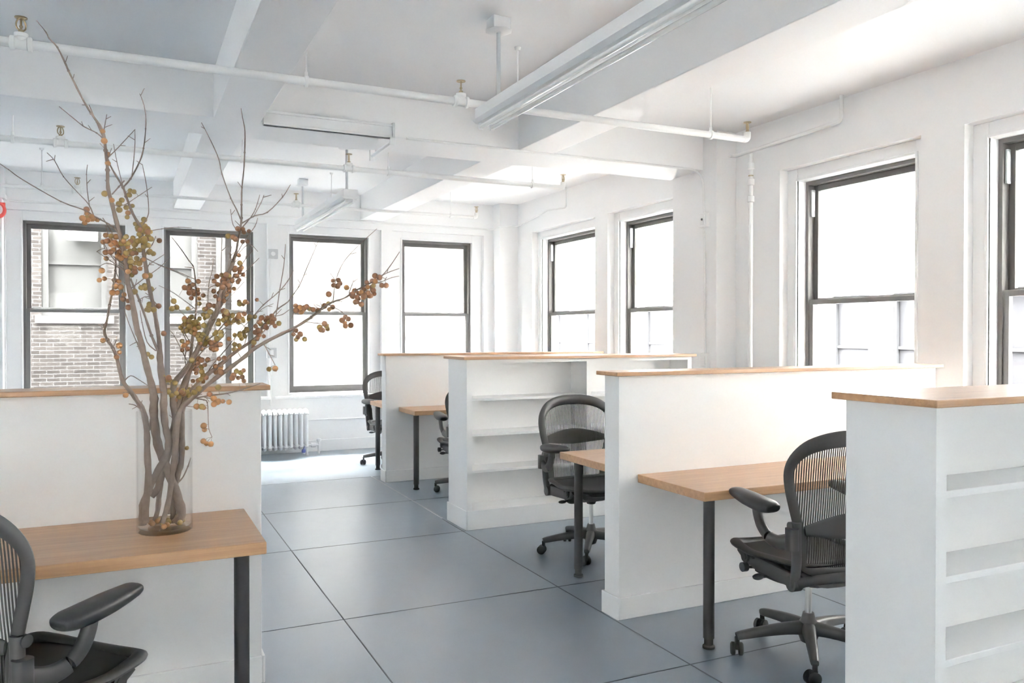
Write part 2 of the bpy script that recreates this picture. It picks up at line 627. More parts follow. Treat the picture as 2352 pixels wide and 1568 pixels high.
def bookcase(label, x0, x1, y0, y1, top, shelves, base_h, uprights, open_front=True):
    t = thing('low_bookcase', label, 'bookcase', (x0, y0, 0))
    L, D, BK = x1 - x0, y1 - y0, .13
    e = .012
    car = MB()
    ua = sorted(uprights)
    car.box((0, D - BK, 0), (L, D, top - .023))                 # back panel
    for u in ua:
        car.box((u, 0, 0), (u + .045, D - BK, top - .05))
    car.box((0, 0, top - .05), (L, D - BK, top - .023))         # top rail
    for a_, b_ in zip(ua[:-1], ua[1:]):
        car.box((a_ + .045, 0, 0), (b_, D - BK, base_h))
    car.build('carcass', M['panel'], t)
    ur = sorted(uprights)
    for i in range(len(ur) - 1):
        for z in shelves:
            MB().box((ur[i] + .045, .012, z - .022), (ur[i + 1], D - BK, z)).build('shelf', M['panel'], t, bevel=.002)
    MB().ring(-e, L + e, -e, D + e, (e, e, e, e), 0, base_h, lambda u, v, n: (u, v, n)).build('plinth', M['panel'], t, bevel=.004)
    MB().box((-.035, -.028, top - .023), (L + .035, D + .03, top)).build('top_board', M['oak'], t, bevel=.003)
    return t


bookcase('long white bookcase with oak top in the middle distance, empty shelves', 2.415, 4.60, 5.89, 6.29, 1.364,
         (1.035, .755, .465), .154, (0, 1.09, 2.14))
bookcase('nearest white bookcase at the right photo edge, oak top, empty shelves', 2.115, 4.6, 1.585, 1.91, 1.358,
         (1.085, .832, .585, .34), .154, (0, 1.10, 2.44))


# ------------------------------------------------------------------ desks
def desk(label, x0, x1, y0, y1, leg_xy, cable=None):
    t = thing('office_desk', label, 'desk', ((x0 + x1) / 2, (y0 + y1) / 2, 0))
    cx, cyy = t.location.x, t.location.y
    MB().box((x0 - cx, y0 - cyy, .735), (x1 - cx, y1 - cyy, .78)).build('desktop', M['oak'], t, bevel=.003)
    for lx, ly in leg_xy:
        lg = MB().cyl((lx - cx, ly - cyy, .05), (lx - cx, ly - cyy, .735), .0275, n=24).build('leg', M['blackm'], t)
        MB().lathe([(.030, 0), (.030, .012), (.022, .018), (.022, .05)], (lx - cx, ly - cyy, 0), 20).build('foot', M['rubber'], lg)
    return t


desk('oak desk holding the glass vase of berry branches', -2.6, 0.466, 3.080, 3.713, [(.386, 3.15), (-2.5, 3.15)])
desk('nearest right-hand oak desk, on the camera side of its divider', 2.52, 4.88, 3.125, 3.693, [(2.587, 3.175), (4.8, 3.19)])
desk('oak desk behind the nearest right-hand divider, facing the long bookcase', 2.54, 4.86, 3.840, 4.610, [(2.60, 4.47), (4.78, 4.53)])
desk('oak desk between the long bookcase and the farthest divider', 2.575, 4.88, 7.635, 8.153, [(2.60, 7.665), (4.8, 7.7)])
desk('farthest oak desk, behind the farthest divider, by the back wall', 2.515, 4.88, 8.302, 9.04, [(2.583, 8.965), (4.8, 8.97)])


# ------------------------------------------------------------------ mesh task chairs
def chair_meshes():
    """mesh data shared by all the chairs; local +Y is the sitting direction"""
    D = {}
    # star base
    b = MB().lathe([(.020, .055), (.034, .062), (.042, .085), (.045, .125), (.038, .150), (.030, .165), (.024, .19)], n=24)
    for i in range(5):
        a = math.radians(90 + 72 * i + 8)
        d = Vector((math.cos(a), math.sin(a), 0))
        pts = [d * .03 + Vector((0, 0, .122)), d * .10 + Vector((0, 0, .120)), d * .20 + Vector((0, 0, .109)), d * .30 + Vector((0, 0, .093)), d * .325 + Vector((0, 0, .088))]
        b.sweep(smooth_path(pts, 3), [(.030 - .0145 * i_ / 12, .030 - .015 * i_ / 12) for i_ in range(13)], ref=(0, 0, 1), n=14, power=.7)
    D['star_base'] = b.mesh('star_base', M['graphite2'])
    c = MB()
    c.lathe([(.006, .052), (.011, .054), (.011, .085)], (0, 0, 0), 12)
    for sgn in (-1, 1):
        c.lathe([(.004, .006 * sgn), (.024, .007 * sgn), (.0285, .011 * sgn), (.0285, .023 * sgn), (.022, .028 * sgn), (.004, .029 * sgn)], (.012, 0, .0285), 20, 'Y')
    c.box((-.008, -.009, .03), (.022, .009, .058))
    D['caster'] = c.mesh('caster', M['rubber'])
    D['gas_lift'] = MB().cyl((0, 0, .18), (0, 0, .37), .0145, n=18).mesh('gas_lift', M['chrome'])
    # tilt mechanism under the seat
    m = MB()
    m.sweep(smooth_path([(0, .15, .420), (0, .10, .400), (0, .03, .385), (0, -.06, .382), (0, -.14, .388), (0, -.19, .395)], 4),
            [(.10, .022)] * 4 + [(.125, .034)] * 4 + [(.135, .043)] * 9 + [(.12, .036)] * 4, ref=(0, 0, 1), n=16, power=.65)
    m.lathe([(.028, -.05), (.036, -.03), (.036, .0)], (0, 0, .375), 18)
    for sgn in (-1, 1):
        m.sweep(smooth_path([(sgn * .05, -.02, .385), (sgn * .12, .02, .395), (sgn * .19, .06, .415), (sgn * .225, .09, .44)], 4), [(.026, .015)] * 13, ref=(0, 0, 1), n=10)
        m.sweep(smooth_path([(sgn * .05, -.09, .385), (sgn * .14, -.14, .39), (sgn * .205, -.185, .395)], 4), [(.03, .022)] * 9, ref=(0, 0, 1), n=12, power=.7)
        m.cyl((sgn * .205, -.185, .395), (sgn * .245, -.185, .395), .032, n=18)
    D['tilt_mechanism'] = m.mesh('tilt_mechanism', M['graphite'])
    kn = MB()
    kn.cyl((-.16, .07, .385), (-.27, .10, .392), .006, n=10).lathe([(.010, -.012), (.021, -.008), (.021, .016), (.014, .022)], (-.272, .10, .392), 14, 'X')
    kn.cyl((-.18, .00, .372), (-.255, .01, .372), .007, n=10).ball((-.26, .01, .372), .02, sc=(1.4, .8, .7))
    D['tension_knob'] = kn.mesh('tension_knob', M['graphite'])
    lv = MB().cyl((.15, .06, .38), (.25, .09, .375), .006, n=10).ball((.262, .093, .375), .018, sc=(1.6, .9, .6))
    D['height_lever'] = lv.mesh('height_lever', M['graphite'])
    # seat: waterfall frame loop and woven sheet
    half = [(0, -.205, .470), (.10, -.205, .468), (.19, -.190, .470), (.232, -.13, .474), (.246, -.03, .470), (.250, .07, .462),
            (.248, .155, .470), (.232, .215, .474), (.18, .248, .462), (.09, .258, .455), (0, .260, .453)]
    loop = half + [(-x, y, z) for x, y, z in half[-2:0:-1]]
    lp = smooth_path(loop, 4, True)
    rad = []
    for p in lp:
        fr = max(0, min(1, (p.y + .02) / .2))
        rad.append((.020 + .006 * fr, .011 + .006 * fr))
    D['seat_frame'] = MB().sweep(lp, rad, ref=(0, 0, 1), n=12, closed=True).mesh('seat_frame', M['graphite'])
    # lower flank bracket that carries the seat on each side
    for sgn, nm in ((-1, 'l'), (1, 'r')):
        q = MB().sweep(smooth_path([(sgn * .230, .185, .452), (sgn * .228, .14, .425), (sgn * .222, .08, .415), (sgn * .215, .0, .408), (sgn * .21, -.10, .400), (sgn * .205, -.19, .395)], 4),
                       [(.013, .018)] * 4 + [(.016, .026)] * 4 + [(.02, .032)] * 13, ref=(0, 0, 1), n=12, power=.8)
        q.sweep(smooth_path([(sgn * .19, .10, .385), (sgn * .17, .05, .368), (sgn * .15, -.02, .362), (sgn * .13, -.10, .37)], 4), [(.03, .022)] * 13, ref=(0, 0, 1), n=12, power=.8)
        q.cyl((sgn * .222, .125, .430), (sgn * .250, .125, .430), .026, n=18)
        q.cyl((sgn * .249, .125, .430), (sgn * .254, .125, .430), .015, n=18)
        D['side_' + nm] = q.mesh('seat_bracket', M['graphite'])
    sm = MB()
    NX, NY = 24, 20
    vs, fs = [], []
    for j in range(NY + 1):
        y = -.205 + .463 * j / NY
        tt = j / NY
        wid = .236 * (1 - .28 * max(0, (0.12 - tt) / .12) ** 2) * (1 - .32 * max(0, (tt - .86) / .14) ** 2)
        zed = .468 - .012 * math.sin(math.pi * tt) - .012 * max(0, (tt - .8) / .2) ** 2
        for i in range(NX + 1):
            u = -1 + 2 * i / NX
            vs.append((u * wid, y, zed - .012 * (1 - u * u) * math.sin(math.pi * min(1, tt * 1.1))))
    for j in range(NY):
        for i in range(NX):
            a = j * (NX + 1) + i
            fs.append((a, a + 1, a + NX + 2, a + NX + 1))
    vb = [(x, y, z - .004) for x, y, z in vs]
    sm.add(vs, fs, True)
    sm.add(vb, [f[::-1] for f in fs], True)
    D['seat_mesh'] = sm.mesh('seat_mesh', M['weave'], 60)

    # back: frame outline (x, z), leaning and wrapped
    def bend(x, z):
        y = -.215 - .02 * math.cos((z - .60) * 7) - .24 * max(0, z - .62) ** 1.15
        return Vector((x, y + .75 * x * x, z))
    hb = [(0, 1.000), (.07, .998), (.14, .987), (.205, .962), (.250, .918), (.268, .865), (.262, .80), (.243, .72), (.220, .64), (.204, .575),
          (.200, .515), (.190, .470), (.150, .447), (.08, .440), (0, .438)]
    wd = [.034, .034, .033, .031, .028, .026, .0255, .025, .024, .023, .022, .021, .020, .020, .020]
    fl = hb + [(-x, z) for x, z in hb[-2:0:-1]]
    fw = wd + wd[-2:0:-1]
    bl = smooth_path([bend(x, z) for x, z in fl], 4, True)
    ws = []
    for i in range(len(fl)):
        for kk in range(4):
            t_ = kk / 4
            ws.append((fw[i] * (1 - t_) + fw[(i + 1) % len(fl)] * t_, .0105))
    D['back_frame'] = MB().sweep(bl, ws, ref=(0, 1, 0), n=12, closed=True).mesh('back_frame', M['graphite'])
    # dark corner gussets where the frame narrows
    # woven back: vertical ribbons with open gaps, cross threads
    def zspan(x):
        ax = abs(x)
        zs = []
        P = [(px, pz) for px, pz in hb]
        for (xa, za), (xb, zb_) in zip(P[:-1], P[1:]):
            if (xa - ax) * (xb - ax) <= 0 and abs(xb - xa) > 1e-6:
                zs.append(za + (zb_ - za) * (ax - xa) / (xb - xa))
        return min(zs), max(zs)
    wv = MB()
    step = .0098
    x = -.25
    while x <= .2501:
        try:
            z0, z1 = zspan(x)
        except ValueError:
            x += step
            continue
        nseg = 14
        vs, fs = [], []
        for i in range(nseg + 1):
            z = z0 + (z1 - z0) * i / nseg
            for dx in (-.0022, .0022):
                vs.append(bend(x + dx, z))
            for dx in (.0022, -.0022):
                vs.append(bend(x + dx, z) + Vector((0, -.0012, 0)))
        for i in range(nseg):
            o = 4 * i
            for q in range(4):
                fs.append((o + q, o + (q + 1) % 4, o + 4 + (q + 1) % 4, o + 4 + q))
        fs.append((0, 1, 2, 3))
        fs.append((4 * nseg + 3, 4 * nseg + 2, 4 * nseg + 1, 4 * nseg))
        wv.add(vs, fs, False)
        x += step
    D['back_mesh'] = wv.mesh('back_mesh', M['weave'], 30)
    D['bend'] = bend
    # lumbar pad: wide lens
    def lumbar(zc):
        lm = MB()
        pts = []
        rr = []
        hw = .228 if zc > .68 else .20
        for i in range(17):
            u = -1 + i / 8
            p = bend(u * hw, zc + .012 * (1 - u * u))
            pts.append(p + Vector((0, -.014, 0)))
            rr.append((.020 + .034 * (1 - abs(u) ** 1.6), .007))
        lm.sweep(pts, rr, ref=(0, 1, 0), n=14)
        return lm.mesh('lumbar_pad', M['graphite'], 50)
    D['lumbar'] = lumbar
    # uprights that carry the back and the arms
    for sgn, nm in ((-1, 'l'), (1, 'r')):
        u = MB().sweep(smooth_path([(sgn * .228, -.19, .385), (sgn * .232, -.20, .43), (sgn * .236, -.212, .50), (sgn * .238, -.212, .58), (sgn * .236, -.21, .655)], 4),
                       [(.020, .017)] * 17, ref=(0, 1, 0), n=14, power=.75)
        u.cyl((sgn * .215, -.20, .640), (sgn * .262, -.20, .640), .018, n=16)
        D['upright_' + nm] = u.mesh('upright', M['graphite2'])
        # arm support: sleeve on the upright, then a curved bracket that climbs to the pad
        s_ = MB()
        s_.sweep(smooth_path([(sgn * .262, -.215, .545), (sgn * .262, -.215, .635)], 3), [(.024, .026)] * 4, ref=(0, 1, 0), n=14, power=.7)
        arm = smooth_path([(sgn * .262, -.20, .575), (sgn * .268, -.14, .560), (sgn * .276, -.085, .570), (sgn * .282, -.045, .605), (sgn * .284, -.022, .650), (sgn * .284, -.012, .690)], 5)
        na = len(arm)
        s_.sweep(arm, [(.0165 + .004 * (i / na), .031 - .012 * (i / na)) for i in range(na)], ref=[Vector((0, .3, 1)) if i < na * .4 else Vector((0, 1, .3)) for i in range(na)], n=14, power=.8)
        s_.box((sgn * .284 - .025, -.06, .684), (sgn * .284 + .025, .03, .692))
        D['arm_' + nm] = s_.mesh('arm_support', M['graphite2'])
        pd = MB()
        prof = [(-.125, .700, .020, .010), (-.12, .701, .038, .020), (-.09, .702, .048, .028), (-.03, .704, .051, .0305), (.04, .710, .050, .029), (.10, .716, .044, .025),
                (.145, .721, .037, .021), (.165, .721, .029, .015), (.176, .719, .014, .006)]
        pp = smooth_path([(sgn * (.284 - .010 * max(0, q[0] + .02) / .2), q[0], q[1]) for q in prof], 3)
        rr = []
        for i in range(len(pp)):
            f_ = min(i / 3, len(prof) - 1.0001)
            a_, t_ = int(f_), f_ - int(f_)
            rr.append((prof[a_][2] * (1 - t_) + prof[a_ + 1][2] * t_, prof[a_][3] * (1 - t_) + prof[a_ + 1][3] * t_))
        pd.sweep(pp, rr, ref=(0, 0, 1), n=18, power=.8)
        D['pad_' + nm] = pd.mesh('arm_pad', M['pad'], 60)
    # cross member low behind the back
    D['yoke'] = MB().sweep(smooth_path([(-.235, -.20, .40), (-.15, -.235, .415), (0, -.25, .42), (.15, -.235, .415), (.235, -.20, .40)], 4), [(.014, .022)] * 17, ref=(0, 0, 1), n=12).mesh('yoke', M['graphite'])
    return D


CH = chair_meshes()


def chair(label, xy, heading, scale, lumbar=.62, arm_drop=0.0, base_turn=0.0, seat_drop=0.0):
    """heading in degrees counter-clockwise from +X: where the sitter would look"""
    t = thing('mesh_task_chair', label, 'chair', (xy[0], xy[1], 0), math.radians(heading - 90), 'mesh task chairs', scale)

    def part(name, me, parent=t, loc=None, rz=0):
        o = bpy.data.objects.new(name, me)
        COL.objects.link(o)
        o.parent = parent
        if loc:
            o.location = loc
        o.rotation_euler = (0, 0, rz)
        return o
    sb = part('star_base', CH['star_base'], rz=math.radians(base_turn))
    for i in range(5):
        a = math.radians(90 + 72 * i + 8)
        part('caster', CH['caster'], sb, (.322 * math.cos(a), .322 * math.sin(a), 0), random.uniform(0, 6.28))
    for nm in ('gas_lift', 'tilt_mechanism', 'tension_knob', 'height_lever', 'seat_frame', 'seat_mesh', 'yoke', 'back_frame', 'back_mesh'):
        part(nm, CH[nm], loc=(0, 0, -seat_drop if nm in ('seat_frame', 'seat_mesh', 'tilt_mechanism', 'tension_knob', 'height_lever') else 0))
    part('seat_bracket', CH['side_l'], loc=(0, 0, -seat_drop))
    part('seat_bracket', CH['side_r'], loc=(0, 0, -seat_drop))
    part('lumbar_pad', CH['lumbar'](lumbar))
    part('upright', CH['upright_l'])
    part('upright', CH['upright_r'])
    for s_ in 'lr':
        a = part('armrest', CH['arm_' + s_], loc=(0, 0, -arm_drop))
        part('arm_pad', CH['pad_' + s_], a)
    return t


chair('black mesh chair cut off by the left photo edge, before the vase desk', (-.292, 3.03), 43, 1.04, arm_drop=.038, base_turn=20, seat_drop=.035)
chair('black mesh chair seen from behind at the nearest right-hand desk', (2.965, 2.90), 84, 1.08, base_turn=-7)
chair('grey-looking mesh chair facing the camera behind the nearest right-hand divider', (2.97, 4.93), 268, 1.06, lumbar=.735, base_turn=30)
chair('mesh chair almost hidden behind the left end of the long bookcase', (3.03, 7.30), 84, 1.06, base_turn=-12)
chair('farthest mesh chair, half hidden behind the farthest divider', (2.86, 9.30), 268, 1.06, lumbar=.735, base_turn=32)
# berry branches: polylines of (x, y, z, radius) and berries (x, y, z, radius, tone, stalk foot)
BRANCH = {
 'A': ([
  [(0.172,3.433,0.805,0.0171),(0.194,3.433,0.837,0.0188),(0.185,3.433,0.89,0.018),(0.161,3.433,0.969,0.0171),(0.138,3.433,1.039,0.0161),(0.115,3.433,1.1,0.0161),(0.103,3.43,1.168,0.016),(0.096,3.426,1.25,0.0152),(0.098,3.423,1.296,0.0152),(0.088,3.419,1.355,0.0126),(0.068,3.413,1.44,0.0117),(0.051,3.407,1.523,0.0108),(0.039,3.404,1.565,0.0108),(0.025,3.397,1.656,0.0099),(0.009,3.39,1.737,0.009),(-0.0,3.383,1.819,0.009),(-0.009,3.378,1.882,0.0082),(-0.029,3.371,1.963,0.0077),(-0.043,3.365,2.026,0.0073),(-0.057,3.359,2.088,0.0065),(-0.058,3.353,2.152,0.0056),(-0.064,3.346,2.222,0.0052),(-0.073,3.34,2.292,0.0048),(-0.11,3.332,2.349,0.0036),(-0.141,3.325,2.404,0.0033),(-0.181,3.315,2.489,0.0031),(-0.189,3.313,2.509,0.0033),(-0.215,3.306,2.565,0.0025),(-0.24,3.301,2.591,0.0023),(-0.249,3.299,2.61,0.0018),(-0.278,3.293,2.646,0.0014)],
  [(-0.066,3.34,2.257,0.0028),(-0.093,3.346,2.283,0.0021),(-0.135,3.354,2.304,0.002),(-0.174,3.363,2.337,0.0017),(-0.215,3.373,2.372,0.0014)],
  [(-0.07,3.34,2.289,0.0021),(-0.064,3.336,2.324,0.0016),(-0.059,3.333,2.352,0.0013)],
  [(-0.058,3.346,2.195,0.0024),(-0.025,3.394,2.244,0.0016),(0.036,3.483,2.341,0.0014)],
  [(-0.043,3.359,2.065,0.0026),(-0.021,3.401,2.101,0.0025),(-0.003,3.433,2.13,0.0025)],
  [(-0.013,3.378,1.908,0.0024),(-0.042,3.364,1.945,0.0026),(-0.083,3.35,1.968,0.0027),(-0.107,3.342,1.98,0.0029),(-0.132,3.332,1.996,0.0024),(-0.207,3.307,2.019,0.002),(-0.32,3.263,2.08,0.0018),(-0.359,3.246,2.108,0.0015),(-0.39,3.233,2.128,0.0012)],
  [(-0.104,3.342,1.979,0.0024),(-0.121,3.348,2.021,0.0021),(-0.154,3.356,2.06,0.0017),(-0.202,3.368,2.118,0.0016),(-0.231,3.377,2.176,0.0014),(-0.255,3.383,2.203,0.0011)],
  [(-0.117,3.348,2.01,0.0019),(-0.123,3.314,2.06,0.0016),(-0.124,3.275,2.116,0.0014),(-0.12,3.253,2.147,0.0011)],
  [(-0.043,3.365,2.026,0.0021),(-0.004,3.404,2.034,0.0016),(0.034,3.446,2.068,0.0015),(0.096,3.513,2.127,0.0012)],
  [(0.003,3.383,1.802,0.002),(-0.038,3.363,1.832,0.0016),(-0.069,3.345,1.861,0.0014),(-0.095,3.333,1.846,0.0011)],
  [(0.004,3.383,1.778,0.002),(-0.032,3.353,1.799,0.0016),(-0.062,3.331,1.806,0.0013),(-0.085,3.313,1.792,0.001)],
  [(0.001,3.383,1.786,0.0016),(-0.053,3.378,1.821,0.0015),(-0.096,3.373,1.853,0.001)],
  [(0.085,3.419,1.364,0.0025),(0.047,3.46,1.489,0.002),(0.011,3.493,1.587,0.0017),(-0.007,3.513,1.65,0.0015)],
  [(0.013,3.39,1.713,0.0021),(0.063,3.426,1.758,0.0017),(0.118,3.463,1.804,0.0015),(0.161,3.493,1.849,0.0011)],
  [(0.077,3.413,1.406,0.0022),(0.045,3.502,1.506,0.0017),(0.033,3.514,1.511,0.0015),(0.014,3.533,1.5,0.0011)],
  [(-0.003,3.378,1.851,0.002),(-0.035,3.388,1.883,0.0018),(-0.056,3.396,1.915,0.0016),(-0.066,3.403,1.948,0.0015)],
  [(0.096,3.425,1.257,0.0016),(0.085,3.417,1.281,0.0011)],
  [(0.093,3.421,1.326,0.0016),(0.078,3.405,1.344,0.0011)],
  [(0.059,3.41,1.487,0.0016),(0.037,3.384,1.5,0.0011)],
  [(0.036,3.402,1.585,0.0016),(0.025,3.379,1.596,0.0011)],
  [(0.011,3.391,1.722,0.0016),(-0.005,3.373,1.74,0.0011)],
  [(0.002,3.385,1.795,0.0016),(-0.016,3.387,1.808,0.0011)],
  [(-0.057,3.358,2.1,0.0015),(-0.067,3.358,2.116,0.001)],
  [(-0.126,3.329,2.377,0.0015),(-0.14,3.328,2.376,0.001)],
  [(-0.168,3.319,2.461,0.0015),(-0.163,3.318,2.481,0.001)],
  [(-0.191,3.312,2.514,0.0015),(-0.182,3.286,2.533,0.001)],
  [(-0.109,3.349,2.291,0.0015),(-0.12,3.329,2.305,0.001)],
  [(-0.137,3.355,2.306,0.0015),(-0.142,3.348,2.321,0.001)],
  [(-0.068,3.338,2.304,0.0015),(-0.042,3.36,2.323,0.0011)],
  [(-0.062,3.335,2.335,0.0015),(-0.045,3.319,2.343,0.001)],
  [(-0.053,3.354,2.203,0.0015),(-0.044,3.335,2.23,0.001)],
  [(-0.016,3.407,2.258,0.0016),(0.002,3.385,2.254,0.0011)],
  [(-0.231,3.377,2.175,0.0015),(-0.227,3.35,2.19,0.001)],
  [(-0.235,3.378,2.18,0.0015),(-0.255,3.352,2.166,0.001)],
  [(-0.119,3.335,2.029,0.0015),(-0.101,3.334,2.046,0.001)],
  [(-0.123,3.295,2.088,0.0015),(-0.111,3.273,2.099,0.001)],
  [(-0.068,3.346,1.86,0.0015),(-0.073,3.317,1.881,0.001)],
  [(-0.019,3.381,1.799,0.0016),(-0.035,3.384,1.796,0.0011)],
  [(0.076,3.435,1.769,0.0016),(0.093,3.436,1.763,0.0011)],
  [(0.076,3.416,1.409,0.0016),(0.083,3.422,1.425,0.0011)],
 ],[
  (-0.068,3.366,2.066,0.0119,0.0,-0.0542,3.3602,2.0756),
  (-0.044,3.343,2.04,0.0098,1.0,-0.0458,3.3638,2.0384),
  (-0.021,3.395,2.035,0.0114,0.0,-0.0196,3.3884,2.0308),
  (-0.011,3.392,2.05,0.0103,0.0,-0.0118,3.3962,2.0324),
  (0.004,3.406,2.025,0.0103,0.0,-0.004,3.404,2.034),
  (-0.02,3.413,2.016,0.0119,0.0,-0.0196,3.3884,2.0308),
  (0.031,3.477,2.098,0.0099,0.0,0.0464,3.4594,2.0798),
  (0.016,3.396,1.895,0.0101,0.0,-0.009,3.378,1.882),
  (-0.008,3.376,1.889,0.009,0.0,-0.009,3.378,1.882),
  (0.003,3.355,1.909,0.01,0.0,-0.013,3.378,1.908),
  (0.007,3.399,1.877,0.0103,1.0,-0.0072,3.379,1.8694),
  (-0.005,3.364,1.899,0.0097,0.0,-0.013,3.3766,1.8982),
  (0.001,3.373,1.884,0.0103,0.0,-0.009,3.378,1.882),
  (-0.013,3.373,1.886,0.0117,0.0,-0.009,3.378,1.882),
  (0.01,3.365,1.886,0.0101,0.0,-0.009,3.378,1.882),
  (-0.006,3.361,1.892,0.0103,1.0,-0.013,3.3766,1.8982),
  (0.018,3.374,1.894,0.0097,2.0,-0.009,3.378,1.882),
  (0.024,3.38,1.85,0.0104,2.0,-0.003,3.378,1.851),
  (0.016,3.399,1.834,0.0102,0.0,-0.0018,3.382,1.8316),
  (0.003,3.364,1.849,0.0111,0.0,-0.003,3.378,1.851),
  (0.017,3.382,1.858,0.0106,0.0,-0.003,3.378,1.851),
  (0.019,3.388,1.854,0.0121,0.0,-0.003,3.378,1.851),
  (0.033,3.394,1.815,0.0089,0.0,0.003,3.383,1.802),
  (0.017,3.394,1.801,0.0117,0.0,0.003,3.383,1.802),
  (0.018,3.37,1.818,0.0121,0.0,0.0,3.383,1.819),
  (0.009,3.365,1.78,0.0101,1.0,0.004,3.383,1.778),
  (0.022,3.403,1.796,0.0111,0.0,0.0036,3.3858,1.7862),
  (0.032,3.38,1.795,0.0101,2.0,0.0036,3.3858,1.7862),
  (0.085,3.436,1.772,0.0114,0.0,0.085,3.4408,1.7764),
  (0.069,3.421,1.769,0.0122,1.0,0.074,3.4334,1.7672),
  (0.054,3.407,1.723,0.0104,0.0,0.043,3.4116,1.74),
  (0.01,3.499,1.65,0.0122,2.0,-0.007,3.513,1.65),
  (0.089,3.398,1.458,0.0101,0.0,0.0646,3.4118,1.4566),
  (0.076,3.433,1.468,0.0101,0.0,0.0612,3.4106,1.4732),
  (-0.001,3.381,1.84,0.0119,1.0,-0.0036,3.381,1.8442),
  (-0.015,3.377,1.83,0.0113,1.0,-0.0216,3.371,1.82),
  (-0.015,3.405,1.86,0.0098,2.0,-0.0158,3.382,1.8638),
  (-0.048,3.382,1.912,0.0101,0.0,-0.0518,3.3944,1.9086),
  (-0.066,3.393,1.915,0.0099,1.0,-0.058,3.3974,1.9216),
  (-0.051,3.403,1.897,0.0114,1.0,-0.0476,3.3928,1.9022),
  (-0.049,3.337,1.848,0.0109,2.0,-0.0504,3.3558,1.8436),
  (-0.066,3.34,1.846,0.0104,2.0,-0.0628,3.3486,1.8552),
  (-0.065,3.399,1.829,0.0094,1.0,-0.0616,3.377,1.8274),
  (-0.028,3.41,1.883,0.0119,1.0,-0.0286,3.386,1.8766),
  (-0.048,3.375,1.879,0.0098,1.0,-0.0392,3.3896,1.8894),
  (-0.077,3.296,1.776,0.0109,1.0,-0.085,3.313,1.792),
  (-0.086,3.311,1.742,0.0091,1.0,-0.085,3.313,1.792),
  (-0.127,3.346,2.001,0.011,2.0,-0.127,3.334,1.9928),
  (-0.11,3.321,1.973,0.0094,1.0,-0.107,3.342,1.98),
  (-0.125,3.335,1.967,0.0124,0.0,-0.117,3.338,1.9864),
  (-0.126,3.353,1.988,0.0096,1.0,-0.122,3.336,1.9896),
  (-0.123,3.333,1.963,0.0111,1.0,-0.112,3.34,1.9832),
  (-0.134,3.356,1.952,0.0093,1.0,-0.112,3.34,1.9832),
  (-0.139,3.313,1.964,0.0114,1.0,-0.127,3.334,1.9928),
  (-0.093,3.368,1.968,0.0088,1.0,-0.0878,3.3484,1.9704),
  (-0.109,3.364,1.971,0.0115,1.0,-0.104,3.342,1.979),
  (-0.068,3.333,2.254,0.0118,1.0,-0.066,3.34,2.257),
  (-0.057,3.353,2.177,0.0104,1.0,-0.0604,3.3502,2.18),
  (-0.073,3.341,2.29,0.0094,1.0,-0.073,3.34,2.292),
 ]),
 'B': ([
  [(0.055,3.403,0.815,0.0142),(0.058,3.403,0.89,0.015),(0.075,3.403,0.939,0.0134),(0.093,3.403,0.987,0.0126),(0.118,3.403,1.036,0.0126),(0.143,3.406,1.084,0.0127),(0.148,3.41,1.134,0.0127),(0.138,3.415,1.185,0.0127),(0.132,3.422,1.252,0.0135),(0.133,3.43,1.32,0.0127),(0.125,3.438,1.387,0.0127),(0.12,3.446,1.455,0.0119),(0.119,3.452,1.506,0.0081),(0.11,3.462,1.582,0.0077),(0.098,3.472,1.659,0.0077),(0.084,3.481,1.728,0.0077),(0.072,3.493,1.813,0.0077),(0.065,3.5,1.865,0.0073),(0.059,3.51,1.934,0.0069),(0.053,3.515,1.968,0.0064),(0.027,3.523,2.019,0.0051),(0.004,3.534,2.087,0.0047),(-0.007,3.539,2.122,0.0043),(-0.034,3.548,2.172,0.0036),(-0.059,3.557,2.226,0.0029),(-0.072,3.569,2.301,0.0024),(-0.1,3.581,2.377,0.0021),(-0.126,3.593,2.445,0.0015)],
  [(-0.007,3.539,2.122,0.0034),(0.02,3.539,2.158,0.0031),(0.053,3.537,2.229,0.0028),(0.067,3.537,2.282,0.0024),(0.075,3.535,2.36,0.0022),(0.075,3.534,2.417,0.0019),(0.065,3.534,2.467,0.0017),(0.054,3.533,2.495,0.0013)],
  [(0.025,3.539,2.172,0.0021),(0.033,3.577,2.252,0.0017),(0.037,3.609,2.32,0.0016),(0.037,3.633,2.373,0.0012)],
  [(-0.008,3.539,2.13,0.0019),(-0.026,3.536,2.208,0.0015),(-0.04,3.533,2.288,0.0012)],
  [(0.061,3.515,1.972,0.0026),(0.078,3.51,2.004,0.0021),(0.084,3.506,2.038,0.0017),(0.077,3.495,2.121,0.0017),(0.067,3.487,2.179,0.0015),(0.061,3.483,2.209,0.0012)],
  [(0.087,3.51,1.953,0.0017),(0.133,3.546,1.968,0.0016),(0.197,3.595,1.984,0.0014),(0.25,3.633,1.988,0.0011)],
  [(0.07,3.5,1.86,0.0021),(0.097,3.52,1.902,0.0017),(0.11,3.533,1.936,0.0014)],
  [(0.066,3.5,1.848,0.0019),(0.121,3.547,1.823,0.0017),(0.18,3.593,1.803,0.0016),(0.232,3.633,1.782,0.0013)],
  [(0.113,3.472,1.659,0.0019),(0.08,3.484,1.693,0.0017),(0.045,3.493,1.679,0.0014)],
  [(0.119,3.462,1.557,0.0019),(0.096,3.515,1.678,0.0016),(0.071,3.533,1.709,0.0013)],
  [(0.12,3.446,1.463,0.0051),(0.09,3.437,1.54,0.0046),(0.07,3.43,1.607,0.0042),(0.048,3.422,1.674,0.0042),(0.033,3.418,1.715,0.0037),(0.018,3.413,1.756,0.0033)],
  [(0.106,3.446,1.481,0.0025),(0.074,3.42,1.515,0.002),(0.056,3.378,1.59,0.0017),(0.049,3.353,1.635,0.0012)],
